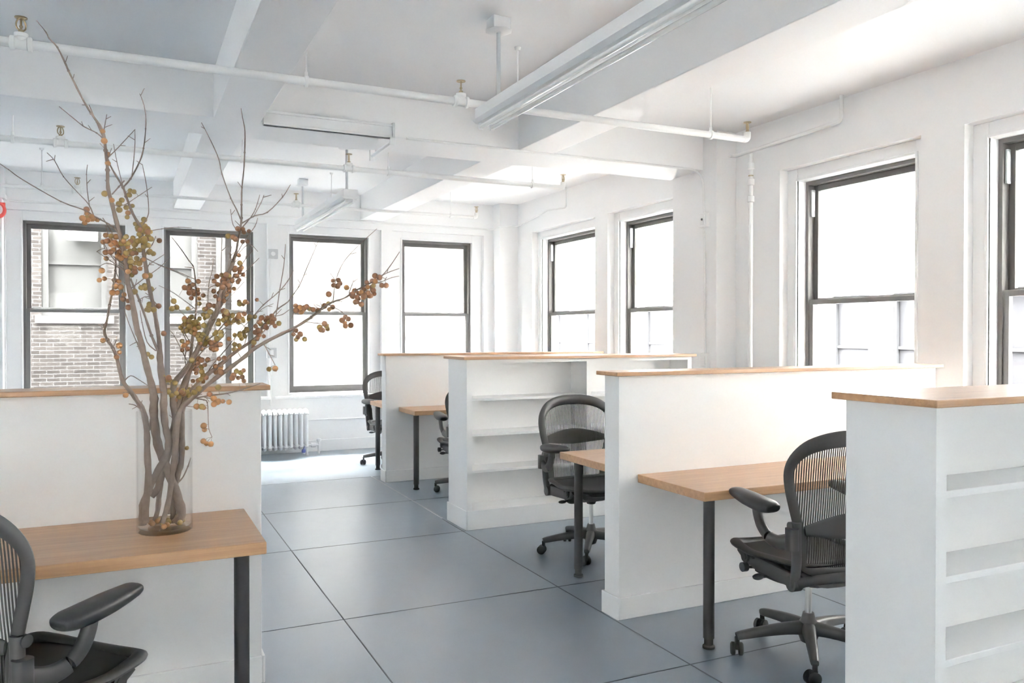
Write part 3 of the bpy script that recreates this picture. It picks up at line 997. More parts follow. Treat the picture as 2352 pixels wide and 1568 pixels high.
  [(0.074,3.493,1.81,0.0017),(0.1,3.528,1.834,0.0016),(0.144,3.583,1.87,0.0012)],
  [(0.132,3.423,1.259,0.0016),(0.142,3.43,1.273,0.0011)],
  [(0.089,3.478,1.704,0.0016),(0.109,3.477,1.728,0.0011)],
  [(0.075,3.491,1.795,0.0016),(0.088,3.504,1.83,0.0011)],
  [(0.058,3.511,1.939,0.0016),(0.042,3.509,1.959,0.0011)],
  [(-0.066,3.564,2.267,0.0016),(-0.088,3.573,2.294,0.0011)],
  [(0.069,3.536,2.302,0.0016),(0.092,3.526,2.322,0.0011)],
  [(0.057,3.533,2.487,0.0016),(0.071,3.534,2.519,0.0011)],
  [(0.037,3.612,2.328,0.0017),(0.011,3.619,2.344,0.0011)],
  [(-0.028,3.536,2.219,0.0016),(-0.045,3.537,2.229,0.0011)],
  [(0.08,3.5,2.084,0.0016),(0.071,3.476,2.091,0.0011)],
  [(0.062,3.483,2.206,0.0016),(0.041,3.484,2.22,0.0011)],
  [(0.06,3.489,1.686,0.0016),(0.057,3.466,1.668,0.0011)],
  [(0.09,3.519,1.685,0.0016),(0.071,3.497,1.689,0.0011)],
  [(0.031,3.417,1.72,0.0016),(0.039,3.411,1.755,0.0011)],
  [(0.085,3.508,1.82,0.0016),(0.102,3.498,1.819,0.0011)],
 ],[
  (0.018,3.525,2.109,0.0092,0.0,-0.0004,3.536,2.101),
  (0.015,3.527,2.092,0.0107,0.0,0.004,3.534,2.087),
  (0.026,3.533,2.051,0.0088,0.0,0.0178,3.5274,2.0462),
  (0.01,3.538,2.023,0.0104,1.0,0.0224,3.5252,2.0326),
  (0.007,3.508,2.002,0.0093,0.0,0.027,3.523,2.019),
  (0.036,3.522,1.979,0.0091,0.0,0.0426,3.5182,1.9884),
  (0.068,3.533,1.999,0.0119,0.0,0.0712,3.512,1.9912),
  (0.061,3.532,1.978,0.0124,0.0,0.061,3.515,1.972),
  (0.083,3.53,1.931,0.009,0.0,0.087,3.51,1.953),
  (0.079,3.513,1.961,0.0122,0.0,0.087,3.51,1.953),
  (0.063,3.526,1.95,0.0125,0.0,0.0566,3.512,1.9476),
  (0.081,3.511,1.933,0.0113,0.0,0.087,3.51,1.953),
  (0.059,3.508,1.953,0.011,0.0,0.0554,3.513,1.9544),
  (0.079,3.501,1.919,0.0091,2.0,0.0602,3.508,1.9202),
  (0.056,3.493,1.911,0.0107,0.0,0.0614,3.506,1.9064),
  (0.069,3.522,1.972,0.0121,0.0,0.061,3.515,1.972),
  (0.06,3.536,1.961,0.0104,0.0,0.0554,3.513,1.9544),
  (0.073,3.521,1.968,0.0114,1.0,0.061,3.515,1.972),
  (0.062,3.52,1.924,0.0101,0.0,0.0602,3.508,1.9202),
  (0.043,3.508,1.963,0.0099,0.0,0.053,3.515,1.968),
  (0.049,3.495,1.936,0.0099,0.0,0.0578,3.511,1.9408),
  (0.08,3.502,1.948,0.0121,2.0,0.087,3.51,1.953),
  (0.045,3.51,1.956,0.0099,0.0,0.0542,3.514,1.9612),
  (0.063,3.509,1.922,0.0095,0.0,0.0602,3.508,1.9202),
  (0.067,3.492,1.92,0.011,0.0,0.0602,3.508,1.9202),
  (0.053,3.506,1.955,0.0115,2.0,0.0554,3.513,1.9544),
  (0.055,3.518,1.924,0.0088,0.0,0.0602,3.508,1.9202),
  (0.066,3.524,1.961,0.0122,0.0,0.0554,3.513,1.9544),
  (0.09,3.505,1.949,0.0089,0.0,0.087,3.51,1.953),
  (0.092,3.502,1.921,0.0116,0.0,0.1022,3.5252,1.9156),
  (0.123,3.534,1.919,0.0107,2.0,0.1074,3.5304,1.9292),
  (0.081,3.498,1.895,0.011,0.0,0.0916,3.516,1.8936),
  (0.065,3.487,1.887,0.0107,0.0,0.0626,3.504,1.8926),
  (0.068,3.483,1.909,0.0123,0.0,0.0614,3.506,1.9064),
  (0.1,3.508,1.864,0.0104,0.0,0.0808,3.508,1.8768),
  (0.085,3.523,1.87,0.0113,0.0,0.0808,3.508,1.8768),
  (0.067,3.504,1.859,0.0097,0.0,0.07,3.5,1.86),
  (0.087,3.497,1.871,0.0111,0.0,0.0808,3.508,1.8768),
  (0.026,3.528,1.91,0.0124,0.0,0.0602,3.508,1.9202),
  (0.025,3.505,1.914,0.0097,0.0,0.0602,3.508,1.9202),
  (0.043,3.499,1.909,0.012,0.0,0.0614,3.506,1.9064),
  (0.033,3.498,1.896,0.0124,0.0,0.0614,3.506,1.9064),
  (0.027,3.495,1.921,0.0097,0.0,0.059,3.51,1.934),
  (0.05,3.479,1.873,0.0101,0.0,0.0638,3.502,1.8788),
  (0.032,3.485,1.875,0.0095,0.0,0.0638,3.502,1.8788),
  (0.038,3.486,1.861,0.0093,2.0,0.065,3.5,1.865),
  (0.06,3.5,1.836,0.0097,0.0,0.0692,3.4958,1.8338),
  (0.049,3.5,1.823,0.012,0.0,0.0706,3.4944,1.8234),
  (0.04,3.482,1.84,0.0108,0.0,0.066,3.5,1.848),
  (0.065,3.486,1.838,0.0089,1.0,0.0678,3.4972,1.8442),
  (0.032,3.391,1.781,0.0116,2.0,0.018,3.413,1.756),
  (0.022,3.398,1.77,0.0096,0.0,0.018,3.413,1.756),
  (0.052,3.5,1.802,0.0095,1.0,0.072,3.493,1.813),
  (0.067,3.464,1.735,0.0098,0.0,0.0816,3.4834,1.745),
  (0.07,3.487,1.726,0.0113,0.0,0.084,3.481,1.728),
  (0.091,3.494,1.723,0.0115,0.0,0.084,3.481,1.728),
  (0.031,3.421,1.708,0.0123,0.0,0.036,3.4188,1.7068),
  (0.084,3.475,1.663,0.0106,0.0,0.098,3.472,1.659),
  (0.117,3.473,1.656,0.0113,2.0,0.113,3.472,1.659),
  (0.099,3.463,1.641,0.0119,0.0,0.1004,3.47,1.6436),
  (0.08,3.441,1.637,0.009,0.0,0.0612,3.4268,1.6338),
  (0.073,3.445,1.64,0.009,0.0,0.0612,3.4268,1.6338),
  (0.083,3.492,1.651,0.0117,0.0,0.1006,3.5044,1.6538),
  (0.135,3.458,1.548,0.0111,2.0,0.119,3.462,1.557),
  (-0.06,3.571,2.253,0.0105,1.0,-0.0642,3.5618,2.256),
  (0.234,3.609,1.765,0.0117,1.0,0.232,3.633,1.782),
  (0.151,3.438,1.368,0.0124,0.0,0.1282,3.4348,1.3602),
  (0.149,3.413,1.376,0.0122,2.0,0.1266,3.4364,1.3736),
  (0.137,3.452,1.361,0.0109,0.0,0.1282,3.4348,1.3602),
  (0.131,3.436,1.382,0.0088,0.0,0.125,3.438,1.387),
  (0.149,3.438,1.32,0.0115,0.0,0.133,3.43,1.32),
  (0.13,3.428,1.32,0.0093,2.0,0.133,3.43,1.32),
  (0.136,3.452,1.336,0.009,0.0,0.1314,3.4316,1.3334),
 ]),
 'C': ([
  [(0.065,3.373,0.829,0.0124),(0.067,3.373,0.911,0.0124),(0.076,3.373,0.997,0.0124),(0.072,3.375,1.093,0.0116),(0.071,3.377,1.176,0.0108),(0.06,3.38,1.251,0.0099),(0.038,3.382,1.293,0.0087),(0.016,3.383,1.329,0.0082),(-0.009,3.385,1.365,0.0074),(-0.021,3.387,1.409,0.007),(-0.031,3.389,1.458,0.0065),(-0.043,3.39,1.491,0.0057),(-0.062,3.392,1.524,0.0053),(-0.072,3.393,1.556,0.0049),(-0.063,3.395,1.597,0.0045),(-0.054,3.398,1.654,0.0041),(-0.042,3.4,1.72,0.0037),(-0.034,3.403,1.786,0.0033),(-0.033,3.406,1.852,0.003),(-0.038,3.409,1.91,0.0026),(-0.059,3.411,1.953,0.0021),(-0.076,3.413,1.982,0.0016)],
  [(-0.009,3.385,1.365,0.0025),(0.016,3.415,1.387,0.0018),(0.047,3.444,1.368,0.0017),(0.086,3.483,1.338,0.0014)],
  [(0.053,3.38,1.259,0.0025),(0.03,3.354,1.279,0.002),(0.01,3.333,1.286,0.0016)],
  [(0.049,3.38,1.268,0.002),(0.03,3.331,1.305,0.0016),(0.024,3.303,1.328,0.0012)],
  [(-0.072,3.393,1.553,0.0016),(-0.075,3.398,1.576,0.0013),(-0.063,3.403,1.601,0.0011)],
  [(-0.046,3.39,1.491,0.0016),(-0.034,3.392,1.516,0.0015),(-0.031,3.393,1.537,0.0011)],
  [(-0.033,3.406,1.819,0.0016),(-0.055,3.367,1.848,0.0015),(-0.069,3.333,1.876,0.0011)],
  [(-0.034,3.403,1.786,0.0016),(-0.012,3.409,1.721,0.0015),(-0.001,3.413,1.672,0.0012)],
  [(0.069,3.377,1.143,0.005),(0.079,3.407,1.18,0.0042),(0.086,3.433,1.216,0.0034)],
  [(0.048,3.381,1.274,0.0016),(0.056,3.382,1.294,0.0011)],
  [(0.017,3.383,1.328,0.0016),(-0.011,3.412,1.323,0.0011)],
  [(0.009,3.384,1.339,0.0016),(-0.006,3.399,1.336,0.0011)],
  [(-0.04,3.401,1.739,0.0016),(-0.048,3.428,1.752,0.0011)],
  [(-0.056,3.411,1.947,0.0016),(-0.068,3.382,1.949,0.0011)],
  [(0.037,3.361,1.273,0.0016),(0.021,3.342,1.266,0.0011)],
  [(-0.073,3.395,1.563,0.0015),(-0.094,3.425,1.585,0.0011)],
  [(-0.074,3.398,1.576,0.0015),(-0.079,3.395,1.594,0.0011)],
 ],[
  (-0.024,3.391,1.837,0.0119,1.0,-0.0332,3.4054,1.8388),
  (-0.024,3.42,1.856,0.0095,1.0,-0.033,3.406,1.852),
  (-0.073,3.335,1.884,0.0097,2.0,-0.069,3.333,1.876),
  (-0.06,3.315,1.886,0.0106,2.0,-0.069,3.333,1.876),
  (-0.031,3.391,1.911,0.0114,1.0,-0.038,3.409,1.91),
  (-0.041,3.388,1.862,0.0101,1.0,-0.034,3.4066,1.8636),
  (-0.036,3.393,1.888,0.0124,1.0,-0.036,3.4078,1.8868),
  (-0.071,3.391,1.753,0.009,1.0,-0.0388,3.4012,1.7464),
  (-0.037,3.413,1.749,0.0098,2.0,-0.0388,3.4012,1.7464),
  (-0.023,3.414,1.746,0.0095,1.0,-0.0208,3.4066,1.747),
  (-0.017,3.411,1.724,0.0122,1.0,-0.012,3.409,1.721),
  (-0.035,3.408,1.726,0.0123,1.0,-0.042,3.4,1.72),
  (-0.028,3.408,1.702,0.0097,1.0,-0.0444,3.3996,1.7068),
  (-0.044,3.382,1.701,0.0117,1.0,-0.0444,3.3996,1.7068),
  (-0.005,3.428,1.696,0.0095,1.0,-0.0054,3.4114,1.6916),
  (0.009,3.42,1.672,0.0094,2.0,-0.001,3.413,1.672),
  (-0.008,3.426,1.679,0.0111,2.0,-0.0032,3.4122,1.6818),
  (-0.077,3.386,1.522,0.0101,1.0,-0.064,3.3922,1.5304),
  (-0.022,3.378,1.503,0.0122,1.0,-0.0364,3.3916,1.511),
  (-0.022,3.406,1.477,0.009,1.0,-0.0358,3.3894,1.4712),
  (-0.031,3.369,1.46,0.0103,2.0,-0.031,3.389,1.458),
  (-0.001,3.361,1.317,0.0104,1.0,0.016,3.383,1.329),
 ]),
 'D': ([
  [(0.089,3.463,0.91,0.0119),(0.111,3.463,0.942,0.0128),(0.127,3.463,1.001,0.0137),(0.147,3.463,1.068,0.0146),(0.165,3.463,1.127,0.0138),(0.18,3.467,1.186,0.0129),(0.169,3.474,1.264,0.0121),(0.173,3.482,1.349,0.0121),(0.214,3.489,1.4,0.0113),(0.255,3.498,1.469,0.0105),(0.281,3.506,1.531,0.0101),(0.306,3.513,1.584,0.0098),(0.336,3.52,1.638,0.0089),(0.35,3.528,1.701,0.0085),(0.368,3.537,1.773,0.0081),(0.398,3.544,1.82,0.0068),(0.415,3.551,1.875,0.005),(0.424,3.557,1.922,0.0046),(0.436,3.565,1.987,0.0042),(0.442,3.571,2.034,0.004),(0.443,3.578,2.09,0.0033),(0.446,3.587,2.165,0.0029),(0.455,3.597,2.241,0.0028),(0.46,3.607,2.317,0.0028),(0.463,3.62,2.412,0.0024),(0.454,3.627,2.469,0.002),(0.449,3.633,2.51,0.0015)],
  [(0.438,3.571,2.028,0.0031),(0.421,3.567,2.068,0.0027),(0.398,3.562,2.112,0.0025),(0.363,3.553,2.207,0.0023),(0.35,3.548,2.267,0.0023),(0.32,3.541,2.335,0.002),(0.282,3.533,2.407,0.0014)],
  [(0.444,3.571,2.012,0.0029),(0.497,3.585,2.048,0.0026),(0.551,3.598,2.068,0.0024),(0.618,3.619,2.14,0.0021),(0.655,3.633,2.2,0.0015)],
  [(0.439,3.565,1.987,0.0027),(0.483,3.618,2.042,0.0022),(0.51,3.657,2.087,0.0019),(0.537,3.713,2.16,0.0014)],
  [(0.491,3.585,2.042,0.0018),(0.538,3.685,2.121,0.0017),(0.557,3.733,2.162,0.0014)],
  [(0.434,3.565,1.969,0.002),(0.405,3.551,2.002,0.0016),(0.394,3.533,2.062,0.0013)],
  [(0.413,3.551,1.866,0.0024),(0.454,3.602,1.937,0.0018),(0.507,3.656,2.011,0.0017),(0.523,3.683,2.053,0.0012)],
  [(0.405,3.544,1.838,0.002),(0.387,3.533,1.882,0.0016)],
  [(0.377,3.537,1.756,0.0018),(0.39,3.591,1.832,0.0016),(0.411,3.653,1.921,0.0013)],
  [(0.355,3.528,1.719,0.002),(0.357,3.54,1.827,0.0016),(0.362,3.553,1.945,0.0013)],
  [(0.422,3.551,1.876,0.0018),(0.475,3.599,1.928,0.0017),(0.516,3.633,1.902,0.0011)],
  [(0.377,3.537,1.756,0.0023),(0.415,3.568,1.777,0.002),(0.458,3.629,1.856,0.0019),(0.5,3.673,1.909,0.0015)],
  [(0.415,3.568,1.767,0.0018),(0.487,3.647,1.836,0.0017),(0.53,3.693,1.879,0.0012)],
  [(0.341,3.52,1.643,0.0018),(0.379,3.557,1.684,0.0016),(0.461,3.633,1.771,0.0013)],
  [(0.177,3.468,1.203,0.0016),(0.154,3.481,1.225,0.0011)],
  [(0.259,3.499,1.477,0.0017),(0.243,3.495,1.509,0.0011)],
  [(0.298,3.511,1.566,0.0017),(0.326,3.497,1.569,0.0012)],
  [(0.315,3.515,1.6,0.0017),(0.33,3.485,1.608,0.0011)],
  [(0.368,3.537,1.772,0.0017),(0.395,3.525,1.797,0.0012)],
  [(0.405,3.546,1.841,0.0017),(0.427,3.531,1.859,0.0012)],
  [(0.434,3.563,1.975,0.0017),(0.422,3.535,1.984,0.0012)],
  [(0.437,3.566,1.998,0.0017),(0.418,3.589,2.023,0.0012)],
  [(0.446,3.587,2.164,0.0017),(0.426,3.566,2.183,0.0012)],
  [(0.294,3.535,2.384,0.0017),(0.282,3.544,2.393,0.0012)],
  [(0.619,3.619,2.141,0.0018),(0.619,3.637,2.158,0.0012)],
  [(0.552,3.72,2.151,0.0018),(0.585,3.704,2.161,0.0013)],
  [(0.398,3.539,2.041,0.0017),(0.412,3.538,2.061,0.0012)],
  [(0.379,3.545,1.767,0.0017),(0.405,3.552,1.786,0.0012)],
  [(0.4,3.621,1.875,0.0018),(0.424,3.633,1.898,0.0012)],
  [(0.359,3.547,1.888,0.0017),(0.386,3.576,1.916,0.0012)],
  [(0.479,3.602,1.926,0.0018),(0.49,3.621,1.903,0.0012)],
  [(0.466,3.638,1.867,0.0018),(0.47,3.653,1.886,0.0012)],
  [(0.44,3.596,1.792,0.0018),(0.468,3.58,1.783,0.0012)],
  [(0.379,3.557,1.685,0.0017),(0.404,3.571,1.683,0.0012)],
 ],[
  (0.428,3.546,1.874,0.0091,2.0,0.422,3.551,1.876),
  (0.447,3.62,1.828,0.0111,1.0,0.4408,3.6046,1.8244),
  (0.437,3.594,1.819,0.0123,2.0,0.4408,3.6046,1.8244),
  (0.413,3.544,1.822,0.0099,2.0,0.4014,3.5454,1.831),
  (0.439,3.609,1.847,0.0119,0.0,0.4494,3.6168,1.8402),
  (0.434,3.578,1.804,0.0091,2.0,0.4322,3.5924,1.8086),
  (0.418,3.588,1.792,0.0109,2.0,0.4236,3.5802,1.7928),
  (0.41,3.539,1.811,0.0109,2.0,0.398,3.544,1.82),
  (0.453,3.61,1.799,0.0095,2.0,0.4582,3.6154,1.8084),
  (0.436,3.603,1.775,0.0092,2.0,0.4294,3.5838,1.7808),
  (0.428,3.586,1.764,0.0092,2.0,0.415,3.568,1.767),
  (0.402,3.557,1.767,0.0106,2.0,0.3998,3.5556,1.7686),
  (0.421,3.561,1.789,0.011,2.0,0.4236,3.5802,1.7928),
  (0.368,3.534,1.774,0.0107,2.0,0.368,3.537,1.773),
  (0.364,3.55,1.766,0.0125,2.0,0.3558,3.5328,1.7622),
  (0.382,3.554,1.761,0.0119,2.0,0.3846,3.5432,1.7602),
  (0.371,3.531,1.755,0.0124,2.0,0.377,3.537,1.756),
  (0.376,3.541,1.785,0.0102,0.0,0.374,3.5384,1.7824),
  (0.379,3.543,1.752,0.009,2.0,0.377,3.537,1.756),
  (0.375,3.521,1.79,0.0122,2.0,0.38,3.5398,1.7918),
  (0.377,3.538,1.787,0.0109,0.0,0.3822,3.5586,1.7864),
  (0.361,3.556,1.79,0.0102,0.0,0.3562,3.5352,1.7838),
  (0.341,3.552,1.784,0.0113,2.0,0.3562,3.5352,1.7838),
  (0.343,3.542,1.75,0.0106,2.0,0.3554,3.5304,1.7406),
  (0.332,3.519,1.7,0.0089,2.0,0.35,3.528,1.701),
  (0.383,3.526,1.747,0.0102,2.0,0.377,3.537,1.756),
  (0.359,3.515,1.738,0.0125,2.0,0.3608,3.5334,1.7442),
  (0.363,3.548,1.754,0.0104,2.0,0.3644,3.5352,1.7586),
  (0.35,3.536,1.715,0.011,2.0,0.3536,3.5298,1.7154),
  (0.345,3.519,1.688,0.01,2.0,0.3472,3.5264,1.6884),
  (0.435,3.599,1.682,0.0102,2.0,0.4118,3.5874,1.7188),
  (0.363,3.534,1.641,0.0101,2.0,0.3486,3.5274,1.6512),
  (0.367,3.544,1.643,0.0107,1.0,0.3562,3.5348,1.6594),
  (0.444,3.548,1.984,0.0099,2.0,0.439,3.565,1.987),
  (0.424,3.55,1.985,0.0112,2.0,0.4224,3.5594,1.9822),
  (0.483,3.658,1.99,0.0095,2.0,0.4858,3.6344,1.9814),
  (0.453,3.584,1.976,0.0099,2.0,0.4336,3.5634,1.974),
  (0.406,3.553,1.949,0.0124,2.0,0.4288,3.5602,1.948),
  (0.387,3.563,1.954,0.0119,0.0,0.362,3.553,1.945),
  (0.415,3.549,1.941,0.0121,2.0,0.4264,3.5586,1.935),
  (0.469,3.601,1.939,0.0098,2.0,0.475,3.599,1.928),
  (0.451,3.612,1.939,0.0103,2.0,0.454,3.602,1.937),
  (0.285,3.492,1.581,0.0122,0.0,0.301,3.5116,1.5734),
  (0.265,3.508,1.534,0.0111,0.0,0.281,3.506,1.531),
  (0.268,3.497,1.524,0.0109,0.0,0.2758,3.5044,1.5186),
  (0.271,3.532,1.544,0.0116,0.0,0.286,3.5074,1.5416),
  (0.274,3.499,1.527,0.0094,0.0,0.281,3.506,1.531),
  (0.276,3.499,1.535,0.0094,0.0,0.281,3.506,1.531),
  (0.27,3.496,1.523,0.012,0.0,0.2758,3.5044,1.5186),
  (0.283,3.504,1.543,0.0114,0.0,0.286,3.5074,1.5416),
  (0.238,3.472,1.441,0.0118,0.0,0.2386,3.4944,1.4414),
  (0.179,3.502,1.356,0.0124,1.0,0.1812,3.4834,1.3592),
  (0.176,3.474,1.351,0.0112,0.0,0.173,3.482,1.349),
  (0.156,3.501,1.363,0.0095,0.0,0.173,3.482,1.349),
  (0.165,3.488,1.357,0.0094,0.0,0.173,3.482,1.349),
  (0.168,3.495,1.351,0.0121,0.0,0.173,3.482,1.349),
  (0.175,3.479,1.284,0.0114,2.0,0.1698,3.4756,1.281),
  (0.165,3.474,1.303,0.0115,0.0,0.1706,3.4772,1.298),
  (0.18,3.457,1.312,0.0103,0.0,0.1714,3.4788,1.315),
 ]),
 'D2': ([
  [(0.097,3.503,0.795,0.0086),(0.112,3.503,0.848,0.0095),(0.118,3.503,0.917,0.0104),(0.131,3.504,1.003,0.0104),(0.154,3.508,1.088,0.0104),(0.167,3.511,1.156,0.0105),(0.181,3.514,1.225,0.0105),(0.199,3.519,1.312,0.0114),(0.227,3.523,1.381,0.0106),(0.266,3.529,1.486,0.0098),(0.291,3.531,1.531,0.0093),(0.32,3.535,1.593,0.0089),(0.36,3.541,1.68,0.0076),(0.371,3.544,1.738,0.0068),(0.385,3.547,1.793,0.005),(0.401,3.551,1.848,0.0036),(0.413,3.553,1.885,0.0023)],
  [(0.3,3.531,1.548,0.0027),(0.32,3.519,1.629,0.0021),(0.303,3.513,1.664,0.0018),(0.306,3.499,1.752,0.0016),(0.318,3.491,1.804,0.0014),(0.321,3.483,1.857,0.0011)],
  [(0.363,3.541,1.684,0.0027),(0.4,3.591,1.732,0.0022),(0.415,3.633,1.781,0.0019)],
  [(0.274,3.529,1.495,0.003),(0.338,3.495,1.557,0.0027),(0.386,3.467,1.619,0.0023),(0.426,3.451,1.632,0.0018),(0.471,3.433,1.637,0.0013)],
  [(0.347,3.495,1.557,0.0021),(0.388,3.49,1.584,0.0018),(0.447,3.483,1.593,0.0014)],
  [(0.224,3.523,1.381,0.0026),(0.213,3.48,1.453,0.0021),(0.22,3.447,1.505,0.0017),(0.198,3.413,1.557,0.0014)],
  [(0.24,3.523,1.416,0.0026),(0.288,3.492,1.487,0.0023),(0.336,3.472,1.513,0.0018),(0.367,3.453,1.557,0.0014)],
  [(0.24,3.523,1.398,0.0022),(0.302,3.47,1.435,0.0018),(0.348,3.433,1.452,0.0014)],
  [(0.32,3.535,1.602,0.002),(0.345,3.565,1.666,0.0018),(0.381,3.583,1.685,0.0014)],
  [(0.24,3.525,1.416,0.0017),(0.27,3.502,1.425,0.0011)],
  [(0.364,3.542,1.701,0.0017),(0.389,3.517,1.723,0.0012)],
  [(0.301,3.531,1.553,0.0017),(0.319,3.559,1.56,0.0012)],
  [(0.305,3.502,1.732,0.0017),(0.334,3.51,1.749,0.0012)],
  [(0.321,3.504,1.541,0.0017),(0.34,3.527,1.538,0.0012)],
  [(0.364,3.493,1.568,0.0017),(0.398,3.522,1.564,0.0012)],
  [(0.427,3.485,1.59,0.0017),(0.447,3.463,1.571,0.0012)],
  [(0.216,3.464,1.479,0.0016),(0.235,3.453,1.493,0.0011)],
  [(0.341,3.469,1.521,0.0017),(0.343,3.487,1.544,0.0012)],
  [(0.242,3.521,1.399,0.0017),(0.27,3.504,1.391,0.0011)],
  [(0.337,3.442,1.448,0.0017),(0.368,3.42,1.436,0.0011)],
 ],[
  (0.409,3.636,1.781,0.0109,2.0,0.415,3.633,1.781),
  (0.389,3.526,1.78,0.0091,2.0,0.3822,3.5464,1.782),
  (0.387,3.524,1.785,0.0105,0.0,0.385,3.547,1.793),
  (0.327,3.514,1.762,0.0102,2.0,0.3084,3.4974,1.7624),
  (0.326,3.521,1.721,0.0101,2.0,0.3048,3.5046,1.7168),
  (0.333,3.58,1.663,0.0101,2.0,0.34,3.559,1.6532),
  (0.308,3.523,1.663,0.0125,2.0,0.303,3.513,1.664),
  (0.414,3.596,1.737,0.0092,1.0,0.403,3.5994,1.7418),
  (0.396,3.606,1.736,0.0109,2.0,0.4,3.591,1.732),
  (0.377,3.547,1.71,0.0107,1.0,0.3852,3.571,1.7128),
  (0.369,3.561,1.699,0.0091,0.0,0.3644,3.5422,1.7032),
  (0.367,3.561,1.727,0.0119,2.0,0.3688,3.5434,1.7264),
  (0.366,3.535,1.683,0.0107,2.0,0.363,3.541,1.684),
  (0.391,3.563,1.724,0.0096,2.0,0.3926,3.581,1.7224),
  (0.371,3.559,1.721,0.0109,1.0,0.3666,3.5428,1.7148),
  (0.446,3.434,1.673,0.0088,2.0,0.453,3.4402,1.635),
  (0.432,3.451,1.667,0.0089,2.0,0.435,3.4474,1.633),
  (0.418,3.449,1.668,0.0111,0.0,0.426,3.451,1.632),
  (0.437,3.422,1.676,0.0109,1.0,0.444,3.4438,1.634),
  (0.369,3.47,1.636,0.0117,0.0,0.386,3.467,1.619),
  (0.367,3.456,1.633,0.0113,0.0,0.386,3.467,1.619),
  (0.373,3.457,1.627,0.0101,2.0,0.386,3.467,1.619),
  (0.368,3.484,1.631,0.012,2.0,0.386,3.467,1.619),
  (0.364,3.483,1.622,0.0114,2.0,0.3764,3.4726,1.6066),
  (0.372,3.498,1.586,0.0094,1.0,0.3668,3.4782,1.5942),
  (0.434,3.432,1.627,0.0105,2.0,0.435,3.4474,1.633),
  (0.416,3.451,1.626,0.0099,2.0,0.418,3.4542,1.6294),
  (0.403,3.488,1.604,0.0101,0.0,0.3998,3.4886,1.5858),
  (0.389,3.505,1.59,0.01,0.0,0.388,3.49,1.584),
  (0.378,3.498,1.596,0.0115,0.0,0.3668,3.4782,1.5942),
  (0.37,3.451,1.61,0.0103,0.0,0.3764,3.4726,1.6066),
  (0.392,3.482,1.62,0.0109,0.0,0.394,3.4638,1.6216),
  (0.41,3.456,1.61,0.0111,2.0,0.402,3.4606,1.6242),
  (0.399,3.475,1.6,0.0098,0.0,0.3998,3.4886,1.5858),
  (0.393,3.46,1.623,0.0096,0.0,0.394,3.4638,1.6216),
  (0.435,3.497,1.609,0.0099,0.0,0.4352,3.4844,1.5912),
  (0.422,3.51,1.594,0.0109,0.0,0.4234,3.4858,1.5894),
  (0.414,3.44,1.617,0.0123,1.0,0.41,3.4574,1.6268),
  (0.434,3.46,1.601,0.0094,0.0,0.4352,3.4844,1.5912),
  (0.361,3.49,1.603,0.0117,0.0,0.3668,3.4782,1.5942),
  (0.346,3.533,1.602,0.0093,0.0,0.328,3.5362,1.6104),
  (0.342,3.512,1.588,0.0118,0.0,0.3476,3.4894,1.5694),
  (0.31,3.5,1.636,0.0122,0.0,0.3166,3.5178,1.636),
  (0.3,3.504,1.619,0.0116,0.0,0.316,3.5214,1.6128),
  (0.291,3.521,1.647,0.0103,0.0,0.3064,3.5142,1.657),
  (0.296,3.506,1.649,0.0097,2.0,0.3064,3.5142,1.657),
  (0.292,3.539,1.611,0.0089,0.0,0.312,3.5238,1.5966),
  (0.298,3.54,1.532,0.0123,0.0,0.291,3.531,1.531),
  (0.308,3.509,1.513,0.0113,0.0,0.2996,3.5154,1.5198),
  (0.293,3.523,1.508,0.0113,0.0,0.2868,3.5222,1.5074),
  (0.296,3.52,1.53,0.0105,0.0,0.291,3.531,1.531),
  (0.349,3.476,1.552,0.0115,0.0,0.347,3.495,1.557),
  (0.331,3.486,1.549,0.0088,0.0,0.3252,3.5018,1.5446),
  (0.346,3.442,1.54,0.0112,0.0,0.3546,3.4606,1.5394),
  (0.334,3.475,1.528,0.0118,0.0,0.3422,3.4682,1.5218),
  (0.325,3.49,1.545,0.0088,0.0,0.3252,3.5018,1.5446),
  (0.332,3.483,1.554,0.0099,0.0,0.338,3.495,1.557),
  (0.292,3.532,1.502,0.011,2.0,0.2868,3.5222,1.5074),
  (0.281,3.554,1.484,0.0093,2.0,0.274,3.529,1.495),
  (0.338,3.501,1.499,0.0098,2.0,0.3264,3.476,1.5078),
  (0.322,3.471,1.484,0.012,2.0,0.3168,3.48,1.5026),
  (0.313,3.487,1.488,0.0104,2.0,0.3072,3.484,1.4974),
  (0.309,3.458,1.51,0.012,2.0,0.3168,3.48,1.5026),
  (0.328,3.491,1.513,0.0099,1.0,0.3264,3.476,1.5078),
  (0.344,3.454,1.504,0.0112,2.0,0.336,3.472,1.513),
  (0.329,3.498,1.502,0.0114,2.0,0.3264,3.476,1.5078),
  (0.33,3.462,1.484,0.0095,1.0,0.3168,3.48,1.5026),
  (0.356,3.424,1.45,0.0103,2.0,0.348,3.433,1.452),
  (0.338,3.444,1.446,0.0098,2.0,0.3388,3.4404,1.4486),
  (0.299,3.485,1.441,0.0114,2.0,0.302,3.47,1.435),
  (0.269,3.526,1.439,0.0105,2.0,0.2592,3.5106,1.4444),
  (0.255,3.538,1.42,0.012,2.0,0.2496,3.5168,1.4302),
  (0.265,3.51,1.446,0.0115,2.0,0.2592,3.5106,1.4444),
  (0.288,3.492,1.421,0.0096,2.0,0.2896,3.4806,1.4276),
  (0.276,3.502,1.413,0.0108,0.0,0.2772,3.4912,1.4202),
  (0.262,3.485,1.428,0.0096,2.0,0.2648,3.5018,1.4128),
  (0.276,3.485,1.441,0.0117,2.0,0.2688,3.5044,1.4586),
  (0.277,3.499,1.394,0.0117,0.0,0.2648,3.5018,1.4128),
  (0.257,3.517,1.388,0.0089,2.0,0.2524,3.5124,1.4054),
